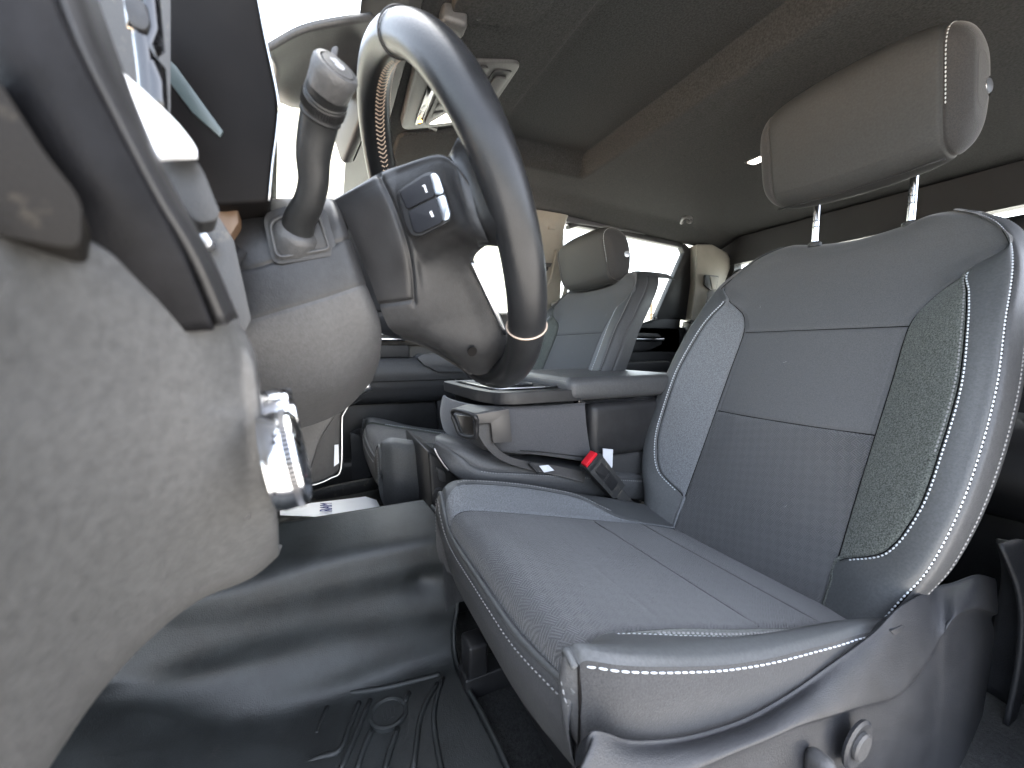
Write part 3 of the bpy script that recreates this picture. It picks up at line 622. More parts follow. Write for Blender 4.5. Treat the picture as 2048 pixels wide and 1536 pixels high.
# the front edge bows forward in plan
bow = (1-((GC[..., 0]-.475)/.25)**2)*.012*np.clip((GC[..., 1]+.35)/.15, 0, 1); GC[..., 1] += bow
sg = 1 if normals(GC)[60, ctc.size//2][2] > 0 else -1
GC = groove(GC, rtc, ctc, [(4, 0, 9, 1), (8, 0, 9, 1), (3, 3, 8, .8), (9, 2, 8, .7)], [(4, 4, 8, .12), (6, 4, 8, .3), (8, 4, 8, .4)], depth=.0034, width=.0032, flip=sg)
NC = normals(GC)*sg
panels(GC, rtc, ctc, [('front_insert', M['weave_seat'], 0, 4, 4, 8), ('middle_insert', M['weave_seat'], 4, 6, 4, 8), ('rear_insert', M['weave_seat'], 6, 9, 4, 8),
                      ('outer_cushion_bolster', M['vinyl'], 0, 9, 0, 3), ('outer_cushion_patch', M['heather_dark'], 0, 9, 3, 4), ('inner_cushion_patch', M['heather'], 0, 9, 8, 9), ('inner_cushion_bolster', M['vinyl'], 0, 9, 9, 12)], ST)
P, N = path(GC, NC, rtc, ctc, 3-.10, 3, 7.6); stitches('stitching', P, N, M['thread'], ST)
P, N = path(GC, NC, rtc, ctc, 3+.24, 3.6, 7.6); stitches('stitching', P, N, M['thread_grey'], ST)
P, N = path(GC, NC, rtc, ctc, 9+.24, 2, 7.0); stitches('stitching', P, N, M['thread_grey'], ST)
seam_row(GC, rtc, ctc, 6, 4.05, 7.95, .0006); seam_row(GC, rtc, ctc, 8, 4.05, 7.95, .0007)
for c, r0, r1 in ((4, 1, 8.8), (8, 1, 8.8), (9, 2.5, 7.5)): seam_col(GC, rtc, ctc, c, r0, r1, .0008)
# outer side panel of the cushion, from the pale stitch line down behind the plastic trim
edge = GC[:, 0]; jj = np.linspace(0, len(edge)-1, 14).astype(int); E0 = edge[jj]
trim_top_px = [(1168, 1520), (1172, 1482), (1184, 1462), (1212, 1466), (1262, 1480), (1350, 1475), (1430, 1456), (1500, 1430), (1580, 1384), (1650, 1335), (1740, 1270), (1790, 1220), (1830, 1195)]
TT = np.array([A(u, v, x=.231) for u, v in trim_top_px])
sidec = [E0, E0+[[-.002, 0, -.008]]*14, E0+[[-.005, 0, -.028]]*14, E0+[[-.001, 0, -.062]]*14, E0+[[.010, 0, -.12]]*14]
GS = evalnet(np.array(sidec), ts_even(5, 6), ts_even(14, 3)); grid_obj('outer_side_panel', GS, M['fabric_side'], ST)
nS = normals(GS); nS *= -1 if nS[5, 10, 0] > 0 else 1
stitches('stitching', GS[4, 4:]+nS[4, 4:]*.0005, nS[4, 4:], M['thread'], ST, L=.0072, gap=.0024, w=.0008, h=.0007)
inn_e = GC[:, -1][jj]
grid_obj('inner_side_panel', evalnet(np.array([inn_e, inn_e+[[.002, 0, -.03]]*14, inn_e+[[-.004, 0, -.09]]*14, inn_e+[[-.02, 0, -.16]]*14]), ts_even(4, 5), ts_even(14, 3)), M['vinyl_dark'], ST)
# front skirt with welt
fe = GC[0]; jf = np.linspace(0, fe.shape[0]-1, 16).astype(int); F0 = fe[jf]
fw = np.clip(np.arange(16)/1.0, 0, 1)[:, None]; fq = 1-fw
fc = [F0]+[F0+fw*np.array(a)+fq*np.array(b) for a, b in (((0, .008, -.010), (-.002, .001, -.008)), ((0, .010, -.04), (-.005, .002, -.034)), ((0, -.004, -.085), (-.001, 0, -.075)), ((0, -.05, -.13), (.010, -.004, -.125)))]
grid_obj('front_skirt', evalnet(np.array(fc), ts_even(5, 6), ts_even(16, 3)), M['vinyl_dark'], ST)
tube('welt', F0+[[0, .004, -.002]]*16, .0036, M['vinyl'], ST, n=8, k=3)
stitches('stitching', crs(F0+[[0, .0105, -.012]]*16, ts_even(16, 3))[10:], np.array([[0, .9, .3]]*36), M['thread_grey'], ST, L=.004, gap=.0025, w=.0007, h=.0006)
tube('corner_seam', [F0[0]+[-.001, .001, .0], F0[0]+[-.004, .002, -.02], F0[0]+[-.005, .002, -.045], F0[0]+[-.001, .0, -.08], F0[0]+[.01, -.004, -.125]], .0012, M['matt_black'], ST, n=6)
# outer plastic trim with recliner cover
ridge = np.array([A(u, v, x=.207) for u, v in ((1130, 1640), (1135, 1620), (1160, 1612), (1210, 1602), (1300, 1578), (1400, 1536), (1470, 1506), (1540, 1477), (1600, 1450), (1660, 1431), (1730, 1408), (1800, 1385), (1850, 1330))])
ext_top = np.array([A(1862, 1176, x=.238), A(1905, 1165, x=.232), A(1950, 1150, x=.228), A(1985, 1158, x=.24)]); 
ext_rdg = np.array([A(1885, 1270, x=.208), A(1915, 1230, x=.205), A(1960, 1215, x=.205), A(1996, 1225, x=.225)])
T_ = np.concatenate([TT, ext_top]); D_ = np.concatenate([ridge, ext_rdg])
inn = T_+[[.012, 0, -.02]]*len(T_); midp = T_*.5+D_*.5+[[-.002, 0, .004]]*len(T_)
low = D_*1.0; low[:, 2] -= .014; low[:, 0] += .006; low2 = D_.copy(); low2[:, 0] += .001; low2[:, 2] = np.minimum(low2[:, 2]-.05, -.47); low3 = D_.copy(); low3[:, 0] += .004; low3[:, 2] = -.617
lip = T_+[[-.004, 0, -.001]]*len(T_)
grid_obj('outer_trim', evalnet(np.array([inn, T_, lip, midp, D_, low, low2, low3]), ts_even(8, 5), ts_even(len(T_), 5)), M['trim_side'], ST)
# round the back end off and close it
b0, b1 = T_[-1], low3[-1]
net('recliner_cover', [[(.238, b0[1]+.01, -.32), (.226, b0[1]-.03, -.315), (.23, b0[1]-.06, -.33), (.26, b0[1]-.075, -.34)], [(.214, b0[1]+.0, -.40), (.205, b0[1]-.03, -.40), (.212, b0[1]-.062, -.40), (.25, b0[1]-.08, -.40)], [(.207, b0[1]+.0, -.50), (.202, b0[1]-.03, -.50), (.212, b0[1]-.055, -.50), (.25, b0[1]-.07, -.50)], [(.21, b0[1]+.01, -.617), (.21, b0[1]-.03, -.617), (.22, b0[1]-.05, -.617), (.25, b0[1]-.06, -.617)]], M['trim_side'], ST, solid=.006)
prism('trim_cap', round_poly([A(1782, 1262, x=.222), A(1806, 1250, x=.222), A(1822, 1262, x=.220), A(1800, 1285, x=.220)], .004), (.004, 0, 0), M['trim_side'], ST, bev=.001)
# seat switches: a lever and a rocker in a dished bezel
sp = A(1728, 1498, x=.193)
lathe('switch_bezel', [(0, .026), (.003, .027), (.005, .024), (.004, .018), (.002, .0)], sp+np.array([.008, 0, 0]), (-1, 0, -.05), M['trim_side'], ST, n=28)
lathe('recline_switch', [(0, .0155), (.003, .0155), (.0048, .013), (.0045, .009), (.0052, 0.001)], sp+np.array([.004, 0, 0]), (-1, 0, -.05), M['plastic_soft'], ST, n=20)
q0 = A(1658, 1528, x=.192); box('slide_switch', q0+np.array([-.006, -.010, -.05]), q0+np.array([.02, .010, .004]), M['plastic_soft'], ST, bev=.01, seg=4)
for (G_, N_, r_, c_, a_) in ((GB, NB, 6.2, 9.4, .5), (GB, NB, 8.3, 10.6, 2.1), (GB, NB, 3.1, 8.2, 1.2), (GC, NC, 3.4, 5.2, .3), (GC, NC, 5.3, 6.6, 1.9), (GC, NC, 7.2, 5.6, 2.6)):
    i_ = int(np.argmin(abs((rt if G_ is GB else rtc)-r_))); j_ = int(np.argmin(abs((ct if G_ is GB else ctc)-c_)))
    p_ = G_[i_, j_]+N_[i_, j_]*.0012; du = G_[i_, j_+1]-G_[i_, j_]; du /= np.linalg.norm(du); dv = np.cross(N_[i_, j_], du); d_ = du*math.cos(a_)+dv*math.sin(a_); e_ = np.cross(N_[i_, j_], d_)
    tube('lint', [p_-d_*.003, p_+e_*.0007, p_+d_*.0022, p_+d_*.0036-e_*.0012], .00035, M['thread_grey'], ST, n=4, k=2)
# seat frame under the cushion
box('seat_frame', (.30, -.66, -.56), (.66, -.26, -.41), M['plastic_black'], ST, bev=.01)
for x in (.31, .62): box('seat_rail', (x, -.74, -.617), (x+.045, -.20, -.575), M['plastic_black'], ST, bev=.004)
box('rail_lock', (.60, -.235, -.56), (.645, -.20, -.50), M['plastic_black'], ST, bev=.006)
# headrest
HX, HW = .468, .153
def hsec(s, dx):
    """closed ring of the headrest section; s scales it, leaning forward at the top"""
    base = [(-.965, .318), (-.935, .345), (-.918, .42), (-.905, .50), (-.925, .535), (-.965, .540), (-1.01, .505), (-1.03, .42), (-1.025, .345), (-1.005, .318)]
    c = np.array([-.968, .43]); out = []
    for (y, z) in base:
        p = c+(np.array([y, z])-c)*s; out.append((HX+dx, p[0], p[1]))
    return out
hs = [(-1.12, .36), (-1.10, .58), (-1.03, .77), (-.91, .885), (-.72, .96), (-.4, 1.01), (0, 1.025), (.4, 1.01), (.72, .96), (.91, .885), (1.03, .77), (1.10, .58), (1.12, .36)]
HC = np.array([hsec(s, a*HW) for a, s in hs]); HC = np.concatenate([HC, HC[:, :3]], 1)
hr_, hc_ = ts_fine(len(hs)), np.linspace(1, 11, 61)
HG = evalnet(HC, hr_, hc_); sg = 1 if np.dot(normals(HG)[90, 12], [0, 1, 0]) > 0 else -1
HG = groove(HG, hr_, hc_, [], [(3, 0, 99, 1), (9, 0, 99, 1)], depth=.003, width=.003, flip=sg); HN = normals(HG)*sg
HR = grid_obj('headrest', HG[np.where((hr_ >= 3) & (hr_ <= 9))[0]], M['headrest'], ST)
ea, eb = np.where(hr_ <= 3)[0], np.where(hr_ >= 9)[0]
grid_obj('side_cover', HG[ea], M['fabric_side'], HR, caps=False); grid_obj('side_cover', HG[eb], M['fabric_side'], HR)
for row in (0, -1):
    mesh_obj('end_face', HG[row], [tuple(range(HG.shape[1]-1))], M['fabric_side'], HR)
k3 = int(np.argmin(abs(hr_-2.86)))
stitches('stitching', HG[k3, 4:34], HN[k3, 4:34], M['thread'], HR)
zb = np.array([[HX+a*HW*.9, y, z] for a, y, z in ((-1, -.972, .3185), (0, -.972, .315), (1, -.972, .3185))]); tube('bottom_seam', zb+[[0, .012, .001]]*3, .0015, M['plastic_black'], HR, n=6)
lathe('release_button', [(0, .017), (.003, .017), (.005, .0145), (.0045, .012), (.005, .0)], (HX-HW*1.087, -.990, .425), (-1, .05, 0), M['gloss_black'], HR, n=24)
lathe('button_cap', [(0, .0115), (.002, .011), (.0025, 0.0)], (HX-HW*1.087-.0045, -.990, .425), (-1, .05, 0), M['satin'], HR, n=20)
for dx in (-.082, .083):
    lathe('post', [(0, .0065), (.165, .0065)], (CX-.013+dx, -1.022, .205), (0, .0, 1), M['chrome'], HR, n=16)
    for h in (.275, .288): lathe('notch', [(0, .0067), (.0016, .0067)], (CX-.013+dx, -1.022, h), (0, 0, 1), M['plastic_black'], HR, n=16)
    lathe('post_sleeve', [(0, .013), (.008, .013), (.011, .009)], (CX-.013+dx, -1.022, .232), (0, 0, 1), M['plastic_black'], ST, n=16)
adopt(ST)

# passenger seat: the mirror image, headrest pushed down
def copy_seat(root, loc, label):
    r = root.copy(); COL.objects.link(r); r.location = loc; r.scale = (-1, 1, 1); r['label'] = label
    for c in list(root.children):
        if c.name.split('.')[0] in ('switch_bezel', 'recline_switch', 'slide_switch', 'trim_cap'): continue
        d = c.copy(); COL.objects.link(d); d.parent = r; d.matrix_parent_inverse = c.matrix_parent_inverse.copy()
        if c.name.startswith('headrest'): d.location = (2*HX, -.005, -.068); d.scale = (-1, 1, .87)
        for g_ in list(c.children):
            e = g_.copy(); COL.objects.link(e); e.parent = d
    return r
PS = copy_seat(ST, (1.262, -.385, -.603), 'matching grey cloth passenger seat beyond the console, headrest lowered')
for o in (ST, PS): o['group'] = 'front seats'

# ------------------------------------------------------------------ steering wheel
WC = np.array([.4533, -.1231, .1273]); WT = .3893
w1 = np.array([1., 0, 0]); w2 = np.array([0, math.sin(WT), math.cos(WT)]); wn_ = np.array([0, -math.cos(WT), math.sin(WT)])
WR, Wr = .1715, .0170
def wpt(deg, R=WR, n=0.): a = R_(deg); return WC+w1*math.cos(a)*R+w2*math.sin(a)*R+wn_*n
SW = thing('steering_wheel', tuple(WC), 'black leather steering wheel seen from behind its left side', 'steering wheel')
th = np.linspace(0, 2*np.pi, 160, endpoint=False); ph = np.linspace(0, 2*np.pi, 28, endpoint=False); G = []
for a in th:
    rad = w1*math.cos(a)+w2*math.sin(a); d = math.degrees(a)
    # thumb swellings at ten and two
    sw = 1+.10*math.exp(-(((d-150+180) % 360-180)/22)**2)+.10*math.exp(-(((d-30+180) % 360-180)/22)**2)
    G.append([WC+rad*(WR+Wr*sw*math.cos(p)*.95)+wn_*Wr*sw*1.06*math.sin(p) for p in ph])
rim = grid_obj('rim', np.array(G), M['leather'], SW, closed_c=True, closed_r=True)
def rim_ring(name, deg, m, r, rr):
    rad = w1*math.cos(R_(deg))+w2*math.sin(R_(deg)); c = wpt(deg)
    tube(name, [c+rad*math.cos(p)*rr+wn_*math.sin(p)*rr*1.1 for p in np.linspace(0, 2*np.pi, 40, endpoint=False)], r, m, SW, n=6, closed=True, sub=False, up=np.cross(rad, wn_))
rim_ring('wrap_seam', 121, M['plastic_black'], .0008, Wr*1.025)
rim_ring('wrap_stitch', 222, M['thread_tan'], .0008, Wr*1.005)
# baseball stitching on the inner face of the rim
V, Fc = [], []
for i, d in enumerate(np.arange(8, 112, 2.1)):
    for s in (-1, 1):
        a, b = wpt(d, WR-Wr*.975, -s*.0005), wpt(d+1.5, WR-Wr*.93, s*.0052)
        t = b-a; t /= np.linalg.norm(t); nrm = -(w1*math.cos(R_(d))+w2*math.sin(R_(d))); sd_ = np.cross(t, nrm)*.0010; k = len(V)
        V += [a-sd_, a+sd_, b+sd_, b-sd_, (a+b)/2-sd_*.6+nrm*.0012, (a+b)/2+sd_*.6+nrm*.0012]
        Fc += [(k, k+1, k+5, k+4), (k+4, k+5, k+2, k+3)]
mesh_obj('stitching', V, Fc, M['thread_tan'], SW, kind='stuff')
hub = [[(675, 401, .4533), (765, 353, .4533), (808, 340, .44), (878, 320, .39), (908, 332, .36), (916, 340, .34)],
       [(668, 399, .405), (758, 347, .385), (800, 331, .372), (872, 309, .335), (905, 322, .312), (925, 345, .300)],
       [(672, 408, .398), (765, 365, .372), (805, 347, .362), (878, 325, .325), (914, 345, .303), (940, 375, .296)],
       [(690, 440, .395), (785, 410, .367), (805, 400, .358), (895, 385, .322), (930, 415, .300), (955, 430, .292)],
       [(718, 505, .395), (812, 490, .367), (835, 482, .358), (908, 455, .322), (948, 468, .303), (975, 480, .292)],
       [(740, 560, .397), (824, 550, .375), (850, 532, .372), (912, 500, .352), (950, 492, .335), (975, 488, .310)],
       [(758, 610, .40), (828, 600, .385), (860, 582, .381), (912, 555, .372), (943, 530, .362), (948, 524, .375)],
       [(778, 655, .41), (835, 650, .40), (880, 640, .395), (945, 628, .385), (980, 605, .374), (984, 602, .39)],
       [(800, 672, .43), (850, 682, .42), (905, 703, .413), (962, 705, .40), (1012, 676, .386), (1016, 674, .40)],
       [(806, 677, .4533), (858, 692, .4533), (908, 724, .45), (952, 750, .44), (1005, 735, .42), (1015, 730, .43)]]
HCt = np.array([[A(u, v, x=x) for u, v, x in r] for r in hub])
hrt, hct = ts_fine(10), ts_fine(6)
HGt = evalnet(HCt, hrt, hct); sg = -1 if np.mean(normals(HGt)[60:80, 20:40, 0]) > 0 else 1
HGt = groove(HGt, hrt, hct, [(1, 1, 6.2, 1)], [(6.2 if False else 6, 0, 1, .8)], depth=.003, width=.0022, flip=sg)
def mirror_x(G, c): H = G.copy(); H[..., 0] = 2*c-H[..., 0]; return H[:, ::-1]
i6 = np.where(hrt <= 6)[0]; j1 = np.where(hct <= 1)[0]; j2 = np.where(hct >= 1)[0]
for side in (0, 1):
    f = (lambda g_: g_) if side == 0 else (lambda g_: mirror_x(g_, WC[0]))
    grid_obj('hub_cover', f(HGt[:i6[-1]+1, :j1[-1]+1]), M['plastic_black'], SW)
    grid_obj('hub_lower', f(HGt[i6[-1]:, :j1[-1]+1]), M['plastic'], SW)
    grid_obj('spoke', f(HGt[:, j2[0]:]), M['plastic'], SW)
def on_spoke(u, v, lift=.0): return A(u, v, x=.3555-.040*(u-800)/100-.004*(v-400)/60-lift)
sp_out = [(795, 382), (850, 346), (868, 341), (880, 354), (903, 428), (900, 442), (840, 472), (824, 470), (812, 450)]
prism('switch_surround', round_poly([on_spoke(u, v, .001) for u, v in sp_out], .004), (.010, 0, 0), M['plastic_black'], SW, bev=.0012)
for b in ([(799, 383), (849, 352), (862, 349), (870, 391), (815, 418)], [(817, 422), (871, 395), (886, 436), (882, 446), (838, 466), (828, 462)]):
    bt = prism('switch', round_poly([on_spoke(u, v, .0035) for u, v in b], .003), (.006, 0, 0), M['screen'], SW, bev=.0008)
    if b[0][0] == 799:
        prism('mark', [on_spoke(u, v, .0042) for u, v in ((844, 371), (850, 369), (855, 384), (852, 385), (848, 374))], (.0006, 0, 0), M['white'], bt, bev=0)
    else:
        prism('mark', [on_spoke(u, v, .0042) for u, v in ((859, 424), (863, 421), (868, 433), (864, 434))], (.0006, 0, 0), M['white'], bt, bev=0)
for b in ([(860, 349), (870, 345), (878, 355), (888, 386), (871, 391)], [(872, 395), (889, 389), (900, 428), (897, 438), (887, 442)]):
    prism('switch_edge', round_poly([on_spoke(u, v, .0037) for u, v in b], .003), (.006, 0, 0), M['satin'], SW, bev=.0008)
tube('spoke_trim', [A(u, v, x=x) for u, v, x in ((944, 524, .360), (962, 562, .365), (990, 622, .374), (1011, 668, .382))], [.0022, .003, .003, .002], M['satin'], SW, n=8)
tube('lower_trim', [A(u, v, x=x) for u, v, x in ((812, 676, .47), (845, 681, .475), (880, 698, .475), (920, 725, .47), (945, 745, .46))], [.004, .007, .008, .007, .004], M['plastic_soft'], SW, n=10)
lathe('screw_hole', [(0, .005), (.001, .005)], A(944, 703, x=.397), (-1, 0, -.3), M['matt_black'], SW, n=14)
net('spoke_grip', [[A(u, v, x=x) for u, v, x in r] for r in (((896, 312, .322), (903, 321, .311), (915, 346, .3015), (932, 415, .2985), (950, 468, .302), (957, 494, .33)), ((905, 296, .308), (916, 308, .304), (936, 345, .297), (956, 405, .2925), (973, 455, .2915), (978, 492, .305)), ((915, 275, .300), (940, 300, .293), (966, 345, .284), (986, 400, .280), (1000, 452, .279), (1006, 495, .290)))], M['leather'], SW, k=6, solid=.004)
adopt(SW)

# ------------------------------------------------------------------ steering column and stalk
SCo = thing('steering_column', (.4533, .0, .05), 'grey plastic steering column shroud between the wheel and dashboard', 'steering column')
col = [[(455, 430, .4533), (525, 408, .4533), (575, 405, .4533), (642, 403, .4533), (670, 404, .4533), (668, 408, .4533)],
       [(440, 440, .40), (512, 404, .398), (570, 399, .398), (640, 397, .398), (667, 400, .398), (672, 408, .43)],
       [(432, 470, .385), (498, 462, .378), (560, 452, .376), (640, 436, .375), (680, 428, .376), (684, 436, .42)],
       [(430, 540, .382), (495, 538, .373), (560, 520, .371), (640, 497, .370), (697, 478, .372), (700, 486, .42)],
       [(430, 650, .382), (492, 642, .373), (560, 622, .371), (650, 595, .370), (727, 570, .373), (730, 578, .42)],
       [(440, 740, .388), (500, 720, .383), (575, 705, .381), (670, 680, .381), (755, 648, .386), (756, 655, .43)],
       [(470, 810, .41), (520, 792, .408), (592, 788, .406), (685, 768, .406), (756, 715, .410), (754, 720, .44)],
       [(500, 860, .4533), (545, 852, .4533), (603, 856, .4533), (686, 822, .4533), (742, 765, .4533), (738, 766, .4533)]]
CCt = np.array([[A(u, v, x=x) for u, v, x in r] for r in col]); crt, cct = ts_fine(8), ts_fine(6)
CG = evalnet(CCt, crt, cct); sg = -1 if np.mean(normals(CG)[40:60, 30:50, 0]) > 0 else 1
CG = groove(CG, crt, cct, [], [(3, 0, 5, .8), (4, 0, 5, .4)], depth=.0016, width=.0016, flip=sg)
i3 = np.where(crt <= 3)[0][-1]; i4 = np.where(crt <= 4)[0][-1]
for side in (0, 1):
    f = (lambda g_: g_) if side == 0 else (lambda g_: mirror_x(g_, WC[0]))
    grid_obj('upper_shroud', f(CG[:i3+1]), M['plastic'], SCo); grid_obj('shroud_band', f(CG[i3:i4+1]), M['plastic'], SCo); grid_obj('lower_shroud', f(CG[i4:]), M['plastic_soft'], SCo)
def loop(pts, x, r, m, name, par): tube(name, round_poly([A(u, v, x=x) for u, v in pts], .006, 5), r, m, par, n=8, closed=True, sub=False, up=(-1, 0, 0))
fq = [(524, 428), (566, 412), (648, 408), (676, 503), (668, 511), (545, 531)]
prism('boot_plate', round_poly([A(u, v, x=.3685) for u, v in fq], .008), (.006, 0, 0), M['plastic'], SCo, bev=.002, seg=3)
fi = [(534, 440), (570, 424), (640, 420), (664, 497), (655, 503), (550, 522)]
prism('boot_recess', round_poly([A(u, v, x=.3675) for u, v in fi], .006), (.004, 0, 0), M['plastic_black'], SCo, bev=.001)
loop([(539, 445), (572, 430), (636, 427), (658, 494), (650, 499), (554, 516)], .3670, .0012, M['plastic_soft'], 'boot_frame', SCo)
adopt(SCo)
TS = thing('turn_signal_lever', tuple(A(592, 458, x=.372)), 'dark curved turn signal stalk with headlamp button on its end', 'control stalk')
lp = [(594, 470, .372), (600, 440, .362), (617, 405, .349), (627, 365, .339), (627, 310, .329), (636, 255, .318), (646, 215, .308), (657, 180, .296), (667, 152, .284)]
lr = [.0120, .0114, .0104, .0104, .0114, .0121, .0124, .0126, .0126]
LP = np.array([A(u, v, x=x) for u, v, x in lp])
bax = LP[2]-LP[0]; bax /= np.linalg.norm(bax)
lathe('boot', [(-.012, .0175), (0, .0168), (.004, .0150), (.006, .0118)], LP[0]+bax*.001, bax, M['plastic_soft'], TS, n=28)
tube('arm', LP[:7], lr[:7], M['stalk'], TS, n=24, k=8)
tsl = ts_even(9, 10); LQ = crs(LP, tsl); LRr = crs(np.array(lr)[:, None], tsl)[:, 0]
def seg(name, a, b, dr, m, n=24): ii = np.where((tsl >= a) & (tsl <= b))[0]; return tube(name, LQ[ii], LRr[ii]+dr, m, TS, n=n, sub=False)
seg('lower_ring', 5.5, 5.7, .0008, M['stalk'])
kn = seg('twist_ring', 5.7, 6.6, .0007, M['plastic_black'], n=24)
V, Fc = [], []
for a in np.linspace(0, 2*np.pi, 56, endpoint=False):
    i0, i1 = int(np.argmin(abs(tsl-5.95))), int(np.argmin(abs(tsl-6.45))); k = len(V)
    for i in (i0, i1):
        t, s, w = frame_of(LQ[i+1]-LQ[i-1], np.array([0, 0, 1.]))
        for da, rr in ((-.03, .0006), (0, .0014), (.03, .0006)): V.append(LQ[i]+(LRr[i]+rr)*(math.cos(a+da)*s+math.sin(a+da)*w))
    Fc += [(k, k+1, k+4, k+3), (k+1, k+2, k+5, k+4)]
mesh_obj('knurling', V, Fc, M['stalk'], kn, smooth=False, kind='stuff')
seg('upper_ring', 6.6, 6.75, .0009, M['stalk']); seg('head', 6.75, 8, .0004, M['stalk'])
eax = np.array([-.66, -.34, .48]); eax /= np.linalg.norm(eax)
tip = LP[-1]
tcap = lathe('end_cap', [(-.010, .0118), (0, .0134), (.004, .0136), (.0062, .0124), (.0066, .0106), (.0052, .0104), (.0052, .0098), (.0068, .0094), (.0072, .0)], tip, eax, M['plastic_soft'], TS, n=40)
et, es, ew = frame_of(eax, np.array([0, 0, 1.]))
if es[1] > 0: es, ew = -es, ew
ic = tip+eax*.0074; ix = RGT*.85-UPV*.5; ix = ix-eax*np.dot(ix, eax); ix /= np.linalg.norm(ix); iy = np.cross(eax, ix) 
iy = iy if iy[2] > 0 else -iy
def ip(a, b): return ic+ix*a+iy*b
tube('headlamp_symbol', [ip(-.0002, .0026), ip(.0018, .0024), ip(.0032, .0012), ip(.0034, 0), ip(.0032, -.0012), ip(.0018, -.0024), ip(-.0002, -.0026), ip(-.0004, 0)], .00036, M['symbol'], tcap, n=6, closed=True, k=3, up=eax)
for j in range(5):
    b = .0024-.0012*j; prism('symbol_ray', [ip(-.0046, b-.0002), ip(-.0012, b-.0002), ip(-.0012, b+.0002), ip(-.0046, b+.0002)], eax*.0002, M['symbol'], tcap, bev=0)
text('symbol_letter', 'A', .0032, ip(.0013, 0), ix, iy, M['symbol'], tcap, ext=.0001)
prism('tab', [A(u, v, x=.30) for u, v in ((660, 116), (664, 94), (671, 90), (677, 94), (672, 118))], (.004, 0, 0), M['plastic_soft'], TS, bev=.0008)
adopt(TS)

# ------------------------------------------------------------------ dashboard
DB = thing('dashboard', (.5, .3, -.1), 'blurred dark grey dashboard end filling the left side', 'dashboard')
top = [(-110, 398, .115), (60, 442, .135), (200, 486, .152), (320, 545, .168), (420, 598, .183), (478, 645, .197), (512, 710, .208)]
bot = [(-90, 1760, .125), (60, 1590, .145), (190, 1400, .162), (300, 1278, .178), (400, 1200, .192), (500, 1158, .206), (556, 1112, .216)]
fr_ = [0, .05, .15, .35, .6, .8, .92, .98, 1.0]; xin = [.010, .002, 0, .002, .010, .026, .040, .052, .068]
rows = []
rows.append([A(u, v+14, x=x+.05) for u, v, x in top]+[A(505, 740, x=.27)])
for f, dx in zip(fr_, xin):
    r = []
    for (a, b) in zip(top, bot):
        u, v, x = [a[i]+(b[i]-a[i])*f for i in range(3)]
        if a[0] == 512: u = np.interp(v, [710, 800, 900, 1000, 1060, 1112], [512, 524, 536, 551, 557, 556])
        r.append(A(u, v, x=x+dx))
    u, v = np.interp(f, [0, 1], [508, 545]), 710+(1112-710)*f
    r.append(A(u-4, v, x=.275)); rows.append(r)
rows.append([A(u+8, v-20, x=x+.08) for u, v, x in bot]+[A(535, 1095, x=.29)])
net('knee_panel', rows, M['knee'], DB, k=6)
prism('end_cap', round_poly([A(u, v, x=.128) for u, v in ((-120, 40), (0, 165), (88, 305), (148, 380), (164, 412), (160, 500), (-120, 450))], .003), (.03, .01, 0), M['dark_dusty'], DB, bev=.002)
net('side_bezel', [[A(u, v, x=x) for u, v, x in r] for r in (((-120, -130, .15), (0, 130, .15), (95, 290, .152), (170, 405, .156), (185, 520, .165), (300, 640, .18)), ((-60, -150, .145), (45, 90, .145), (140, 270, .149), (225, 400, .155), (290, 520, .165), (370, 650, .18)), ((60, -120, .148), (130, 80, .149), (215, 250, .154), (290, 390, .160), (370, 520, .168), (430, 650, .18)))], M['bezel'], DB, k=6, solid=-.004)
net('bezel_edge', [[A(u, v, x=x) for u, v, x in r] for r in (((58, -120, .1485), (130, 80, .1495), (215, 250, .1545), (290, 390, .1605), (370, 520, .1685), (430, 650, .18)), ((100, -110, .153), (165, 80, .154), (240, 245, .159), (310, 385, .165), (385, 505, .173), (445, 640, .185)), ((140, -60, .165), (200, 105, .166), (262, 262, .170), (325, 388, .175), (400, 520, .181), (455, 640, .19)))], M['plastic_black'], DB, k=6, solid=-.004)
tube('bright_strip', [A(u, v, x=x) for u, v, x in ((112, -60, .162), (172, 80, .164), (232, 220, .168), (300, 352, .172), (362, 462, .177), (425, 580, .184))], .0018, M['chrome'], DB, n=8)
net('vent_blade', [[A(208, 112, x=.225), A(240, 150, x=.225), A(300, 205, x=.225), A(345, 248, x=.225), A(375, 285, x=.225)], [A(222, 150, x=.200), A(255, 215, x=.200), A(300, 255, x=.200), A(350, 290, x=.200), A(392, 312, x=.200)], [A(240, 200, x=.190), A(270, 260, x=.190), A(305, 318, x=.190), A(350, 320, x=.190), A(395, 318, x=.190)]], M['white'], DB, k=5, solid=.002)  # glossy blade coloured white for the sky it reflects
prism('vent_knob', round_poly([A(u, v, x=.197) for u, v in ((305, 321), (392, 319), (408, 345), (440, 425), (432, 440), (398, 446), (378, 428))], .004), (.02, .005, 0), M['plastic_dusty'], DB, bev=.003, seg=3)
prism('vent_back', [A(u, v, x=.30) for u, v in ((130, -60), (345, -60), (345, 300), (255, 215), (190, 110))], (.02, .02, 0), M['plastic_dusty'], DB, bev=.002)
for (a, b) in (((283, 60), (300, 215)), ((297, -40), (318, 235)), ((255, -60), (275, 60))):
    tube('vent_vane', [A(*a, x=.245), A((a[0]+b[0])/2+2, (a[1]+b[1])/2, x=.245), A(*b, x=.245)], .0035, M['gloss_black'], DB, n=10)
prism('vent_tab', round_poly([A(u, v, x=.24) for u, v in ((245, -10), (285, -5), (300, 45), (290, 62), (262, 50), (250, 20))], .004), (.01, 0, 0), M['plastic'], DB, bev=.002)
cl_px = [(292, -90), (506, -90), (528, 60), (556, 195), (556, 248), (545, 330), (538, 404), (430, 411), (380, 380), (300, 240)]
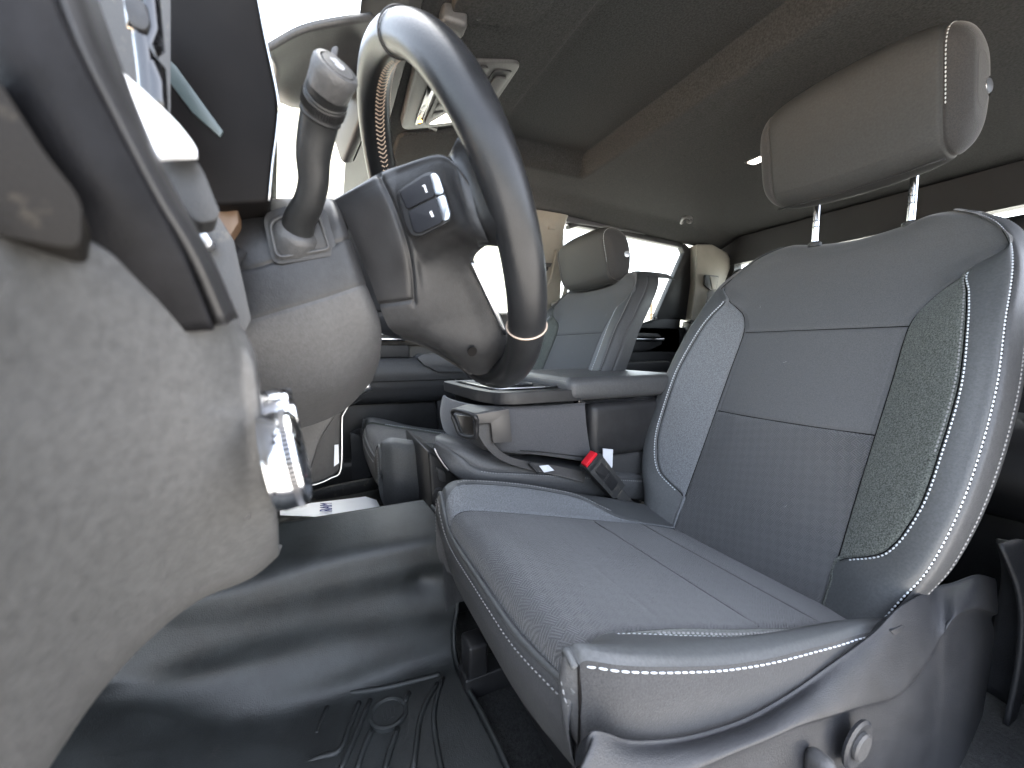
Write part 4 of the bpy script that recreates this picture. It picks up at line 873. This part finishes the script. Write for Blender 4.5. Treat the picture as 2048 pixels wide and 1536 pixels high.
prism('instrument_cluster', [A(u, v, x=.345) for u, v in cl_px], (.30, .03, .0), M['matt_black'], DB, bev=.003, seg=3)
tube('cluster_edge', [A(u, v, x=.3435) for u, v in ((506, -60), (528, 60), (556, 195), (555.5, 248), (545, 330), (538, 402))], .0008, M['satin'], DB, n=6)
prism('cluster_reflection', [A(u, v, x=.3435) for u, v in ((327, 108), (352, 132), (446, 262), (440, 274), (385, 225), (336, 160))], (.004, 0, 0), M['teal'], DB, bev=.0005)  # teal strip is a painted reflection on the cluster's side
prism('column_seal', [A(u, v, x=.31) for u, v in ((372, 440), (438, 430), (470, 480), (505, 640), (480, 690), (430, 600))], (.05, .02, 0), M['plastic_dusty'], DB, bev=.002)
prism('seal_clip', round_poly([A(u, v, x=.30) for u, v in ((375, 452), (402, 450), (425, 485), (418, 496), (390, 492))], .002), (.01, 0, 0), M['satin'], DB, bev=.001)
prism('scenery_reflection', [A(u, v, x=.36) for u, v in ((425, 412), (476, 410), (478, 445), (455, 484), (430, 480))], (.25, .02, 0), M['scenery_tan'], DB, bev=.002)  # coloured piece standing in for reflected outside scenery
# knobs: two bright ringed dials facing the driver
dax = np.array([.05, -.965, .16]); dax /= np.linalg.norm(dax)
d0 = A(556, 922, x=.208)-dax*.002
kb = lathe('mode_dial', [(-.002, .0215), (0, .0220), (.001, .0226), (.0064, .0226), (.0067, .0216)], d0, dax, M['chrome'], DB, n=48)
lathe('dial_face', [(.0090, .0222), (.0108, .0218), (.0130, .0185), (.0138, .012), (.0138, .0)], d0, dax, M['chrome'], kb, n=48)
V, Fc = [], []
t, s, w = frame_of(dax, np.array([0, 0, 1.]))
for i in range(72):
    a = 2*np.pi*i/72; k = len(V)
    for h in (.0067, .0090):
        for da, r in ((-.043, .0218), (-.022, .0231), (.022, .0231), (.043, .0218)): V.append(d0+t*h+r*(math.cos(a+da)*s+math.sin(a+da)*w))
    for j in range(3): Fc.append((k+j, k+j+1, k+4+j+1, k+4+j))
mesh_obj('dial_knurling', V, Fc, M['knurl'], kb, smooth=False, kind='stuff')
d1 = A(556, 836, x=.238)-dax*.002
kb2 = lathe('light_dial', [(-.002, .0150), (.0060, .0152), (.0064, .0146), (.0084, .0146), (.0088, .0150), (.0110, .0138), (.0118, .0)], d1, dax, M['chrome'], DB, n=40)
prism('dial_plate', [A(u, v, x=.225)+np.array([0, .012, 0]) for u, v in ((505, 690), (530, 780), (560, 1030), (500, 1040))], (.03, .02, 0), M['plastic'], DB, bev=.001)
# main body of the dash across the cab
net('dash_top', [[(x, .10, .02) for x in (.30, .7, 1.1, 1.58)], [(x, .05, .08) for x in (.38, .7, 1.1, 1.58)], [(x, .10, .115) for x in (.38, .7, 1.1, 1.6)], [(x, .62, .10) for x in (.30, .7, 1.1, 1.6)]], M['plastic_black'], DB, solid=.01)
box('dash_body', (.30, .09, -.16), (1.58, .55, .07), M['plastic_black'], DB, bev=.02)
stk = [(560, 800), (640, 790), (736, 764), (716, 784), (687, 826), (683, 848), (681, 940), (660, 957), (632, 969), (560, 976)]
prism('centre_stack', [A(u, v, x=.695) for u, v in stk], (.34, 0, 0), M['plastic'], DB, bev=.004)
tube('stack_strip', [A(u, v, x=.6915) for u, v in ((737, 764), (717, 784), (688, 826), (684, 848), (682, 938), (661, 956), (633, 968), (604, 972))], .0016, M['satin'], DB, n=8)
tube('stack_rail', [A(u, v, x=.690) for u, v in ((682, 792), (715, 778), (738, 768))], [.007, .011, .011], M['satin'], DB, n=10)
prism('stack_label', [A(u, v, x=.693) for u, v in ((669, 890), (677, 889), (678, 926), (668, 933))], (.003, 0, 0), M['tagwhite'], DB, bev=0)
prism('knee_bolster', [A(u, v, x=.60) for u, v in ((470, 780), (690, 740), (735, 764), (690, 800), (640, 880), (610, 975), (560, 980))], (.09, 0, 0), M['plastic_soft'], DB, bev=.004)
adopt(DB)

# ------------------------------------------------------------------ floor mat, paper, footwell
FM = thing('floor_mat', (.45, .0, -.617), 'moulded black rubber floor liner climbing the tunnel under the wheel', 'floor mat')
prof = [(.10, -.600, -.213), (.30, -.600, -.213), (.50, -.600, -.213), (.64, -.598, -.203), (.705, -.592, -.204), (.738, -.555, -.212), (.765, -.485, -.232), (.787, -.425, -.242), (.810, -.398, -.240), (.86, -.384, -.225), (.945, -.364, -.203)]
ycol = [0, .12, .3, .5, .75, 1.0]
rows = []
for i, (x, z, ye) in enumerate(prof):
    r = []
    kf = {5: .985, 6: .96, 7: .935, 8: .92, 9: .91, 10: .905}.get(i, 1.0)
    for f in ycol:
        y = ye+((.48 if i < 5 else .36 if i == 5 else .25)-ye)*f
        toe = min(.17, .10*max(0, (y-.03)/.22)**1.6)*(1 if i < 6 else max(0, 1-(i-5)*.35))
        r.append(((x-(.02*max(0, (y-.05)/.2) if 3 < i < 8 else 0))*kf, y*kf, (z+toe)*kf))
    rows.append(r)
C = np.array(rows); G = evalnet(C, ts_even(len(prof), 10), ts_even(6, 16))
# soft folds in the moulded wall
zz = np.clip((G[..., 2]+.60)/.20, 0, 1); wall = np.sin(np.pi*np.clip(zz, 0, 1))
ph_ = G[..., 1]*9
G[..., 0] -= wall*(.006*np.sin(zz*7+ph_*.5+.4)+.0045*np.sin(zz*13-ph_*.7))
dent = np.exp(-(((G[..., 1]+.155)/.03)**2+((G[..., 2]+.445)/.022)**2))*.014; G[..., 0] += dent
grid_obj('liner', G, M['rubber'], FM, solid=-.004)
tube('liner_lip', crs(G[::6, 0], ts_even(len(G[::6, 0]), 2))+[[0, -.003, .003]]*(len(G[::6, 0])*2-1), .0045, M['rubber'], FM, n=8, sub=False)
tube('front_lip', G[30::4, -1]+[[0, 0, .003]]*len(G[30::4, -1]), .004, M['rubber'], FM, n=8)
ZF = -.5975
ribs = [[(560, 1600), (590, 1536), (640, 1410), (655, 1393), (760, 1378), (850, 1357), (880, 1349)], [(886, 1356), (872, 1400), (868, 1450), (882, 1536), (900, 1600)], [(450, 1508), (520, 1475), (615, 1453)], [(500, 1552), (545, 1528), (592, 1510)],
        [(605, 1530), (640, 1515), (680, 1500), (700, 1450), (718, 1405)], [(742, 1463), (728, 1495), (712, 1545)], [(818, 1385), (806, 1412)], [(795, 1458), (780, 1500), (768, 1545)], [(874, 1367), (850, 1410), (838, 1450), (826, 1545)], [(655, 1415), (640, 1450), (632, 1470)], [(680, 1536), (690, 1520), (740, 1400)]]
for rb_ in ribs: tube('rib', [A(u, v, z=ZF) for u, v in rb_], .0045, M['rubber'], FM, n=8, k=4)
ec = A(777, 1427, z=ZF)
lathe('emblem_ring', [(-.004, .031), (.003, .031), (.0045, .0275), (.003, .024), (.0015, .0235), (.002, .0)], ec, (0, 0, 1), M['rubber'], FM, n=40)
for k in range(4): box('emblem_mark', ec+np.array([-.012, -.012+.006*k, .0018]), ec+np.array([.010-.003*(k % 2), -.0095+.006*k, .0028]), M['rubber'], FM, bev=0)
adopt(FM)
pf = thing('passenger_mat', (1.25, .0, -.617), 'dark carpet mat raised on the passenger side of the tunnel', 'floor mat')
net('mat_sheet', [[(.93, y, -.372) for y in (-.30, -.1, .1, .3)], [(1.05, y, -.43) for y in (-.30, -.1, .1, .3)], [(1.2, y, -.475) for y in (-.30, -.1, .1, .3)], [(1.54, y, -.505) for y in (-.30, -.1, .1, .3)]], M['carpet'], pf, solid=-.01)
prism('dusty_lip', [A(u, v, x=1.37) for u, v in ((610, 988), (660, 974), (720, 962), (779, 951), (782, 974), (700, 990), (620, 1004))], (.02, 0, 0), M['plastic_dusty'], pf, bev=.003)
adopt(pf)
PP = thing('paper_sheet', (1.2, .0, -.47), 'white paper sheet with blue lettering on the passenger floor', 'paper')
pq = [A(560, 1030, x=1.10), A(560, 1021, x=1.16), A(622, 1006, x=1.22), A(700, 997, x=1.26), A(731, 993, x=1.28), A(753, 1000, x=1.25), A(763, 1019, x=1.15), A(770, 1040, x=1.06)]
prism('sheet', [p+np.array([0, 0, .0]) for p in pq], (0, 0, -.0006), M['paper'], PP, bev=0, smooth=False)
pa, pb, pc = A(653, 1022, x=1.14), A(653, 1012, x=1.19), A(700, 1012, x=1.19)
text('lettering', 'RAM', .044, A(653.5, 1016, x=1.165)+np.array([0, 0, .003]), pb-pa, -(pc-pb), M['ink'], PP, ext=.0003)
adopt(PP)
rk = thing('seat_track', (1.1, -.3, -.6), 'black seat track with metal clips in front of the passenger seat', 'seat track')
prism('track_cover', [A(u, v, x=1.02) for u, v in ((800, 935), (845, 932), (850, 1010), (800, 1012), (790, 985))], (.05, 0, 0), M['plastic_black'], rk, bev=.004)
box('clip', A(822, 988, x=1.015), A(836, 1002, x=1.025), M['satin'], rk, bev=.002); box('clip', A(808, 940, x=1.013), A(817, 947, x=1.02), M['satin'], rk, bev=.001)
tube('bracket', [A(u, v, x=1.012) for u, v in ((805, 936), (798, 948), (800, 965), (790, 985), (795, 1005))], .004, M['plastic'], rk, n=6)
adopt(rk)

# ------------------------------------------------------------------ centre console (folded middle seat)
CO = thing('center_console', (.95, -.5, -.618), 'folded middle seat forming a console with cup tray and padded armrest', 'console')
bp_ = [(.775, -.225, -.615), (.775, -.205, -.40), (.775, -.195, -.22), (.775, -.27, -.275), (.775, -.55, -.32), (.775, -.80, -.34), (.775, -.80, -.615)]
bp_ = [(.85, p[1], p[2]) for p in bp_]
prism('base', bp_, (.27, 0, 0), M['plastic_black'], CO, bev=.006, seg=3)
lathe('socket', [(0, .0125), (.004, .0125), (.005, .010), (.003, .009), (.0035, .0)], A(876, 986, x=.85)+np.array([.001, 0, 0]), (-1, 0, 0), M['plastic'], CO, n=24)
prism('latch', round_poly([A(u, v, x=.843) for u, v in ((873, 935), (890, 944), (893, 965), (880, 962))], .003), (.012, 0, 0), M['plastic_soft'], CO, bev=.002)
cu = [[(880, 912, .81), (903, 944, .785), (945, 970, .775), (1050, 980, .775), (1170, 990, .775), (1300, 1002, .775)],
      [(871, 904, .80), (900, 940, .770), (945, 967, .762), (1050, 978, .760), (1170, 988, .760), (1300, 1000, .760)],
      [(869, 893, .80), (912, 926, .764), (955, 953, .754), (1050, 962, .752), (1170, 968, .752), (1300, 977, .752)],
      [(870, 882, .80), (918, 908, .768), (965, 938, .758), (1060, 945, .757), (1170, 952, .757), (1300, 960, .757)],
      [(873, 873, .82), (924, 888, .790), (985, 912, .778), (1070, 926, .778), (1170, 936, .778), (1300, 946, .778)],
      [(880, 868, .88), (928, 878, .88), (985, 893, .88), (1070, 905, .88), (1170, 915, .88), (1300, 925, .88)],
      [(884, 868, 1.0), (925, 876, 1.0), (985, 887, 1.0), (1070, 895, 1.0), (1170, 903, 1.0), (1300, 912, 1.0)],
      [(880, 880, 1.10), (920, 890, 1.10), (985, 900, 1.10), (1070, 905, 1.10), (1170, 915, 1.10), (1300, 925, 1.10)]]
CU = np.array([[A(u, v, x=x) for u, v, x in r] for r in cu]); urt, uct = ts_fine(8), ts_even(6, 8)
UG = evalnet(CU, urt, uct); UG = groove(UG, urt, uct, [], [(3, 0, 5, 1)], depth=.002, width=.0025, flip=-1 if np.mean(normals(UG)[20:40, 20:30, 0]) > 0 else 1)
i3 = np.where(urt <= 3)[0][-1]
grid_obj('cushion_side', UG[:i3+1], M['vinyl_dark'], CO); grid_obj('cushion_top', UG[i3:], M['vinyl_dark'], CO)
un = normals(UG); un *= -1 if np.mean(un[20:40, 20:30, 0]) > 0 else 1
rr_ = int(np.argmin(abs(urt-2.76))); stitches('stitching', UG[rr_, 16:], un[rr_, 16:], M['thread_grey'], CO)
tube('cushion_trim', [A(u, v, x=.764) for u, v in ((869, 897), (876, 912), (888, 930), (897, 941))], .0018, M['satin'], CO, n=6)
bl = [[(890, 790, 1.10), (898, 796, 1.0), (932, 806, .87), (985, 812, .785), (1080, 812, .768), (1170, 805, .768)],
      [(885, 794, 1.10), (892, 800, 1.0), (926, 812, .87), (983, 820, .777), (1080, 822, .757), (1170, 815, .757)],
      [(880, 825, 1.10), (884, 835, 1.0), (915, 850, .87), (983, 860, .772), (1080, 862, .752), (1174, 860, .752)],
      [(886, 856, 1.10), (892, 864, 1.0), (922, 884, .87), (988, 896, .776), (1085, 904, .756), (1182, 912, .756)],
      [(895, 866, 1.10), (902, 872, 1.0), (930, 892, .88), (992, 903, .79), (1088, 911, .770), (1186, 926, .770)],
      [(905, 866, 1.10), (910, 872, 1.0), (935, 890, .92), (995, 900, .85), (1088, 908, .82), (1186, 920, .82)]]
net('back_block', [[A(u, v, x=x) for u, v, x in r] for r in bl], M['block'], CO, k=7)
tube('block_seam', [A(u, v, x=.7545) for u, v in ((1040, 901), (1085, 904), (1135, 910), (1182, 914))], .0012, M['plastic_black'], CO, n=6)
box('block_core', (.79, -.84, -.24), (1.10, -.33, -.12), M['plastic_black'], CO, bev=.01)
tp = [(.752, -.535), (.752, -.355), (.770, -.322), (.84, -.304), (1.10, -.298), (1.125, -.32), (1.125, -.535)]
prism('tray', round_poly([(x, y, -.091) for x, y in tp], .02, 4), (0, 0, -.026), M['plastic_black'], CO, bev=.009, seg=4)
prism('tray_inlay', round_poly([(.80, -.50, -.0895), (.80, -.36, -.0895), (.83, -.335, -.0895), (1.07, -.325, -.0895), (1.07, -.50, -.0895)], .02, 4), (0, 0, .002), M['plastic'], CO, bev=.001)
for x, y in ((.875, -.415), (.995, -.405)):
    cpd = lathe('cup_holder', [(0, .044), (.004, .046), (.006, .043), (.004, .040), (.0005, .039), (.0003, 0)], (x, y, -.0885), (0, 0, 1), M['plastic_black'], CO, n=36)
tube('tray_edge', [(.80, -.5, -.087), (.80, -.36, -.087), (.83, -.335, -.087), (1.07, -.325, -.087)], .002, M['satin'], CO, n=8, k=3)
lid = box('armrest_lid', (.748, -.86, -.119), (1.12, -.490, -.064), M['vinyl_dark'], CO, bev=.021, seg=5)
stitches('stitching', np.array([(.753, y, -.074) for y in np.linspace(-.52, -.85, 40)]), np.array([[-.8, 0, .5]]*40), M['thread_grey'], CO, w=.0008, h=.0007)
stitches('stitching', np.array([(x, -.494, -.0735) for x in np.linspace(.77, 1.1, 30)]), np.array([[0, .8, .5]]*30), M['thread_grey'], CO, w=.0008, h=.0007)
box('storage_bin', (.757, -.92, -.262), (1.10, -.556, -.126), M['plastic_black'], CO, bev=.022, seg=5)
box('hinge_gap', (.77, -.88, -.130), (1.10, -.53, -.112), M['gloss_black'], CO, bev=.002)
box('rear_pad', (.77, -.92, -.33), (1.10, -.60, -.255), M['fabric_side'], CO, bev=.02, seg=4)
# belt guide bracket on the block
bx_ = .728
prism('guide_plate', round_poly([A(u, v, x=bx_) for u, v in ((950, 829), (1018, 818), (1024, 884), (987, 886), (982, 846), (956, 847))], .0025), (.028, 0, 0), M['satin_dark'] if 'satin_dark' in M else M['plastic_soft'], CO, bev=.002, seg=3)
net('guide_top', [[A(905, 818, x=.795), A(925, 821, x=.765), A(950, 829, x=bx_)], [A(918, 813, x=.80), A(950, 816, x=.77), A(985, 822, x=bx_+.002)], [A(935, 808, x=.81), A(975, 812, x=.785), A(1018, 818, x=bx_+.004)]], M['plastic_soft'], CO, k=4, solid=.003)
tube('guide_frame', [A(906, 821, x=.792), A(948, 831, x=.732), A(953, 850, x=.735), A(950, 874, x=.742), A(922, 870, x=.78), A(912, 850, x=.79)], .005, M['plastic_black'], CO, n=8, closed=True, k=4)
prism('guide_inner', [A(u, v, x=.80) for u, v in ((914, 830), (945, 834), (948, 870), (926, 866))], (.01, 0, 0), M['satin_dark'] if 'satin_dark' in M else M['plastic_soft'], CO, bev=.001)
adopt(CO)

# ------------------------------------------------------------------ belts and buckle
BS = thing('lap_belt', (.76, -.45, -.26), 'grey belt webbing lying across the console cushion', 'seat belt')
ea_ = [(952, 848, .738), (958, 872, .734), (975, 897, .732), (1003, 920, .734), (1050, 937, .742), (1110, 950, .748), (1168, 965, .742)]
eb_ = [(980, 846, .738), (982, 872, .738), (993, 894, .742), (1018, 912, .748), (1062, 924, .760), (1115, 931, .768), (1172, 944, .760)]
net('webbing', [[A(u, v, x=x) for u, v, x in r] for r in (ea_, [tuple((np.array(a)+b)/2) for a, b in zip(ea_, eb_)], eb_)], M['belt'], BS, k=5, solid=.0016)
tube('adjuster', [A(1058, 926, x=.744), A(1066, 934, x=.742), A(1076, 946, x=.738)], .0035, M['plastic_black'], BS, n=8)
prism('care_label', [A(u, v, x=x) for u, v, x in ((1078, 932, .748), (1096, 930, .75), (1108, 941, .745), (1088, 945, .742))], (-.001, 0, .0006), M['tagwhite'], BS, bev=0)
adopt(BS)
wl = prism('white_label', [A(u, v, x=.742) for u, v in ((1206, 897), (1226, 899), (1225, 932), (1222, 942), (1206, 912))], (.001, 0, 0), M['tagwhite'], bev=0, smooth=False)
tag(wl, 'blank white tag hanging behind the red buckle', 'tag')
BK = thing('belt_buckle', tuple(A(1248, 1000, x=.712)), 'black seat belt buckle with red release button between seat and console', 'seat belt buckle')
pa, pb = A(1240, 985, x=.708), A(1187, 922, x=.700)
ax = pb-pa; Lb = np.linalg.norm(ax); ax /= Lb; sdv = np.cross(ax, [1, 0, 0]); sdv /= np.linalg.norm(sdv); tx = np.cross(sdv, ax)
if tx[0] > 0: tx = -tx
if sdv[1] > 0: sdv = -sdv
def bk(a, b, c): return pa+ax*a+sdv*b+tx*c
hw_ = .0235
prism('buckle_body', round_poly([bk(.0, -hw_*.9, 0), bk(.0, hw_*.9, 0), bk(Lb-.012, hw_, 0), bk(Lb-.012, -hw_, 0)], .004), tx*-.026, M['plastic_dusty'], BK, bev=.003, seg=3)
prism('buckle_head', round_poly([bk(Lb-.0125, -hw_*1.02, .001), bk(Lb-.0125, hw_*1.02, .001), bk(Lb, hw_*1.0, .001), bk(Lb, -hw_*1.0, .001)], .002), tx*-.028, M['plastic'], BK, bev=.002)
prism('release_button', round_poly([bk(Lb-.002, -hw_*.85, -.003), bk(Lb-.002, hw_*.80, -.003), bk(Lb+.007, hw_*.76, -.003), bk(Lb+.007, -hw_*.8, -.003)], .002), tx*-.018, M['red'], BK, bev=.002)
prism('label_plate', round_poly([bk(.022, -hw_*.55, .0006), bk(.022, hw_*.55, .0006), bk(Lb-.02, hw_*.55, .0006), bk(Lb-.02, -hw_*.55, .0006)], .003), tx*-.002, M['plastic_black'], BK, bev=.0005)
text('embossed_lettering', 'CENTER', .0085, bk((Lb)/2+.001, 0, .0010), -sdv if np.dot(-sdv, RGT) > 0 else sdv, ax, M['plastic_soft'], BK, ext=.0003)
prism('stalk', round_poly([bk(.004, -hw_*.55, -.006), bk(.004, hw_*.55, -.006), bk(-.10, hw_*.5, -.006), bk(-.10, -hw_*.5, -.006)], .003), tx*-.012, M['plastic_dusty'], BK, bev=.002)
adopt(BK)
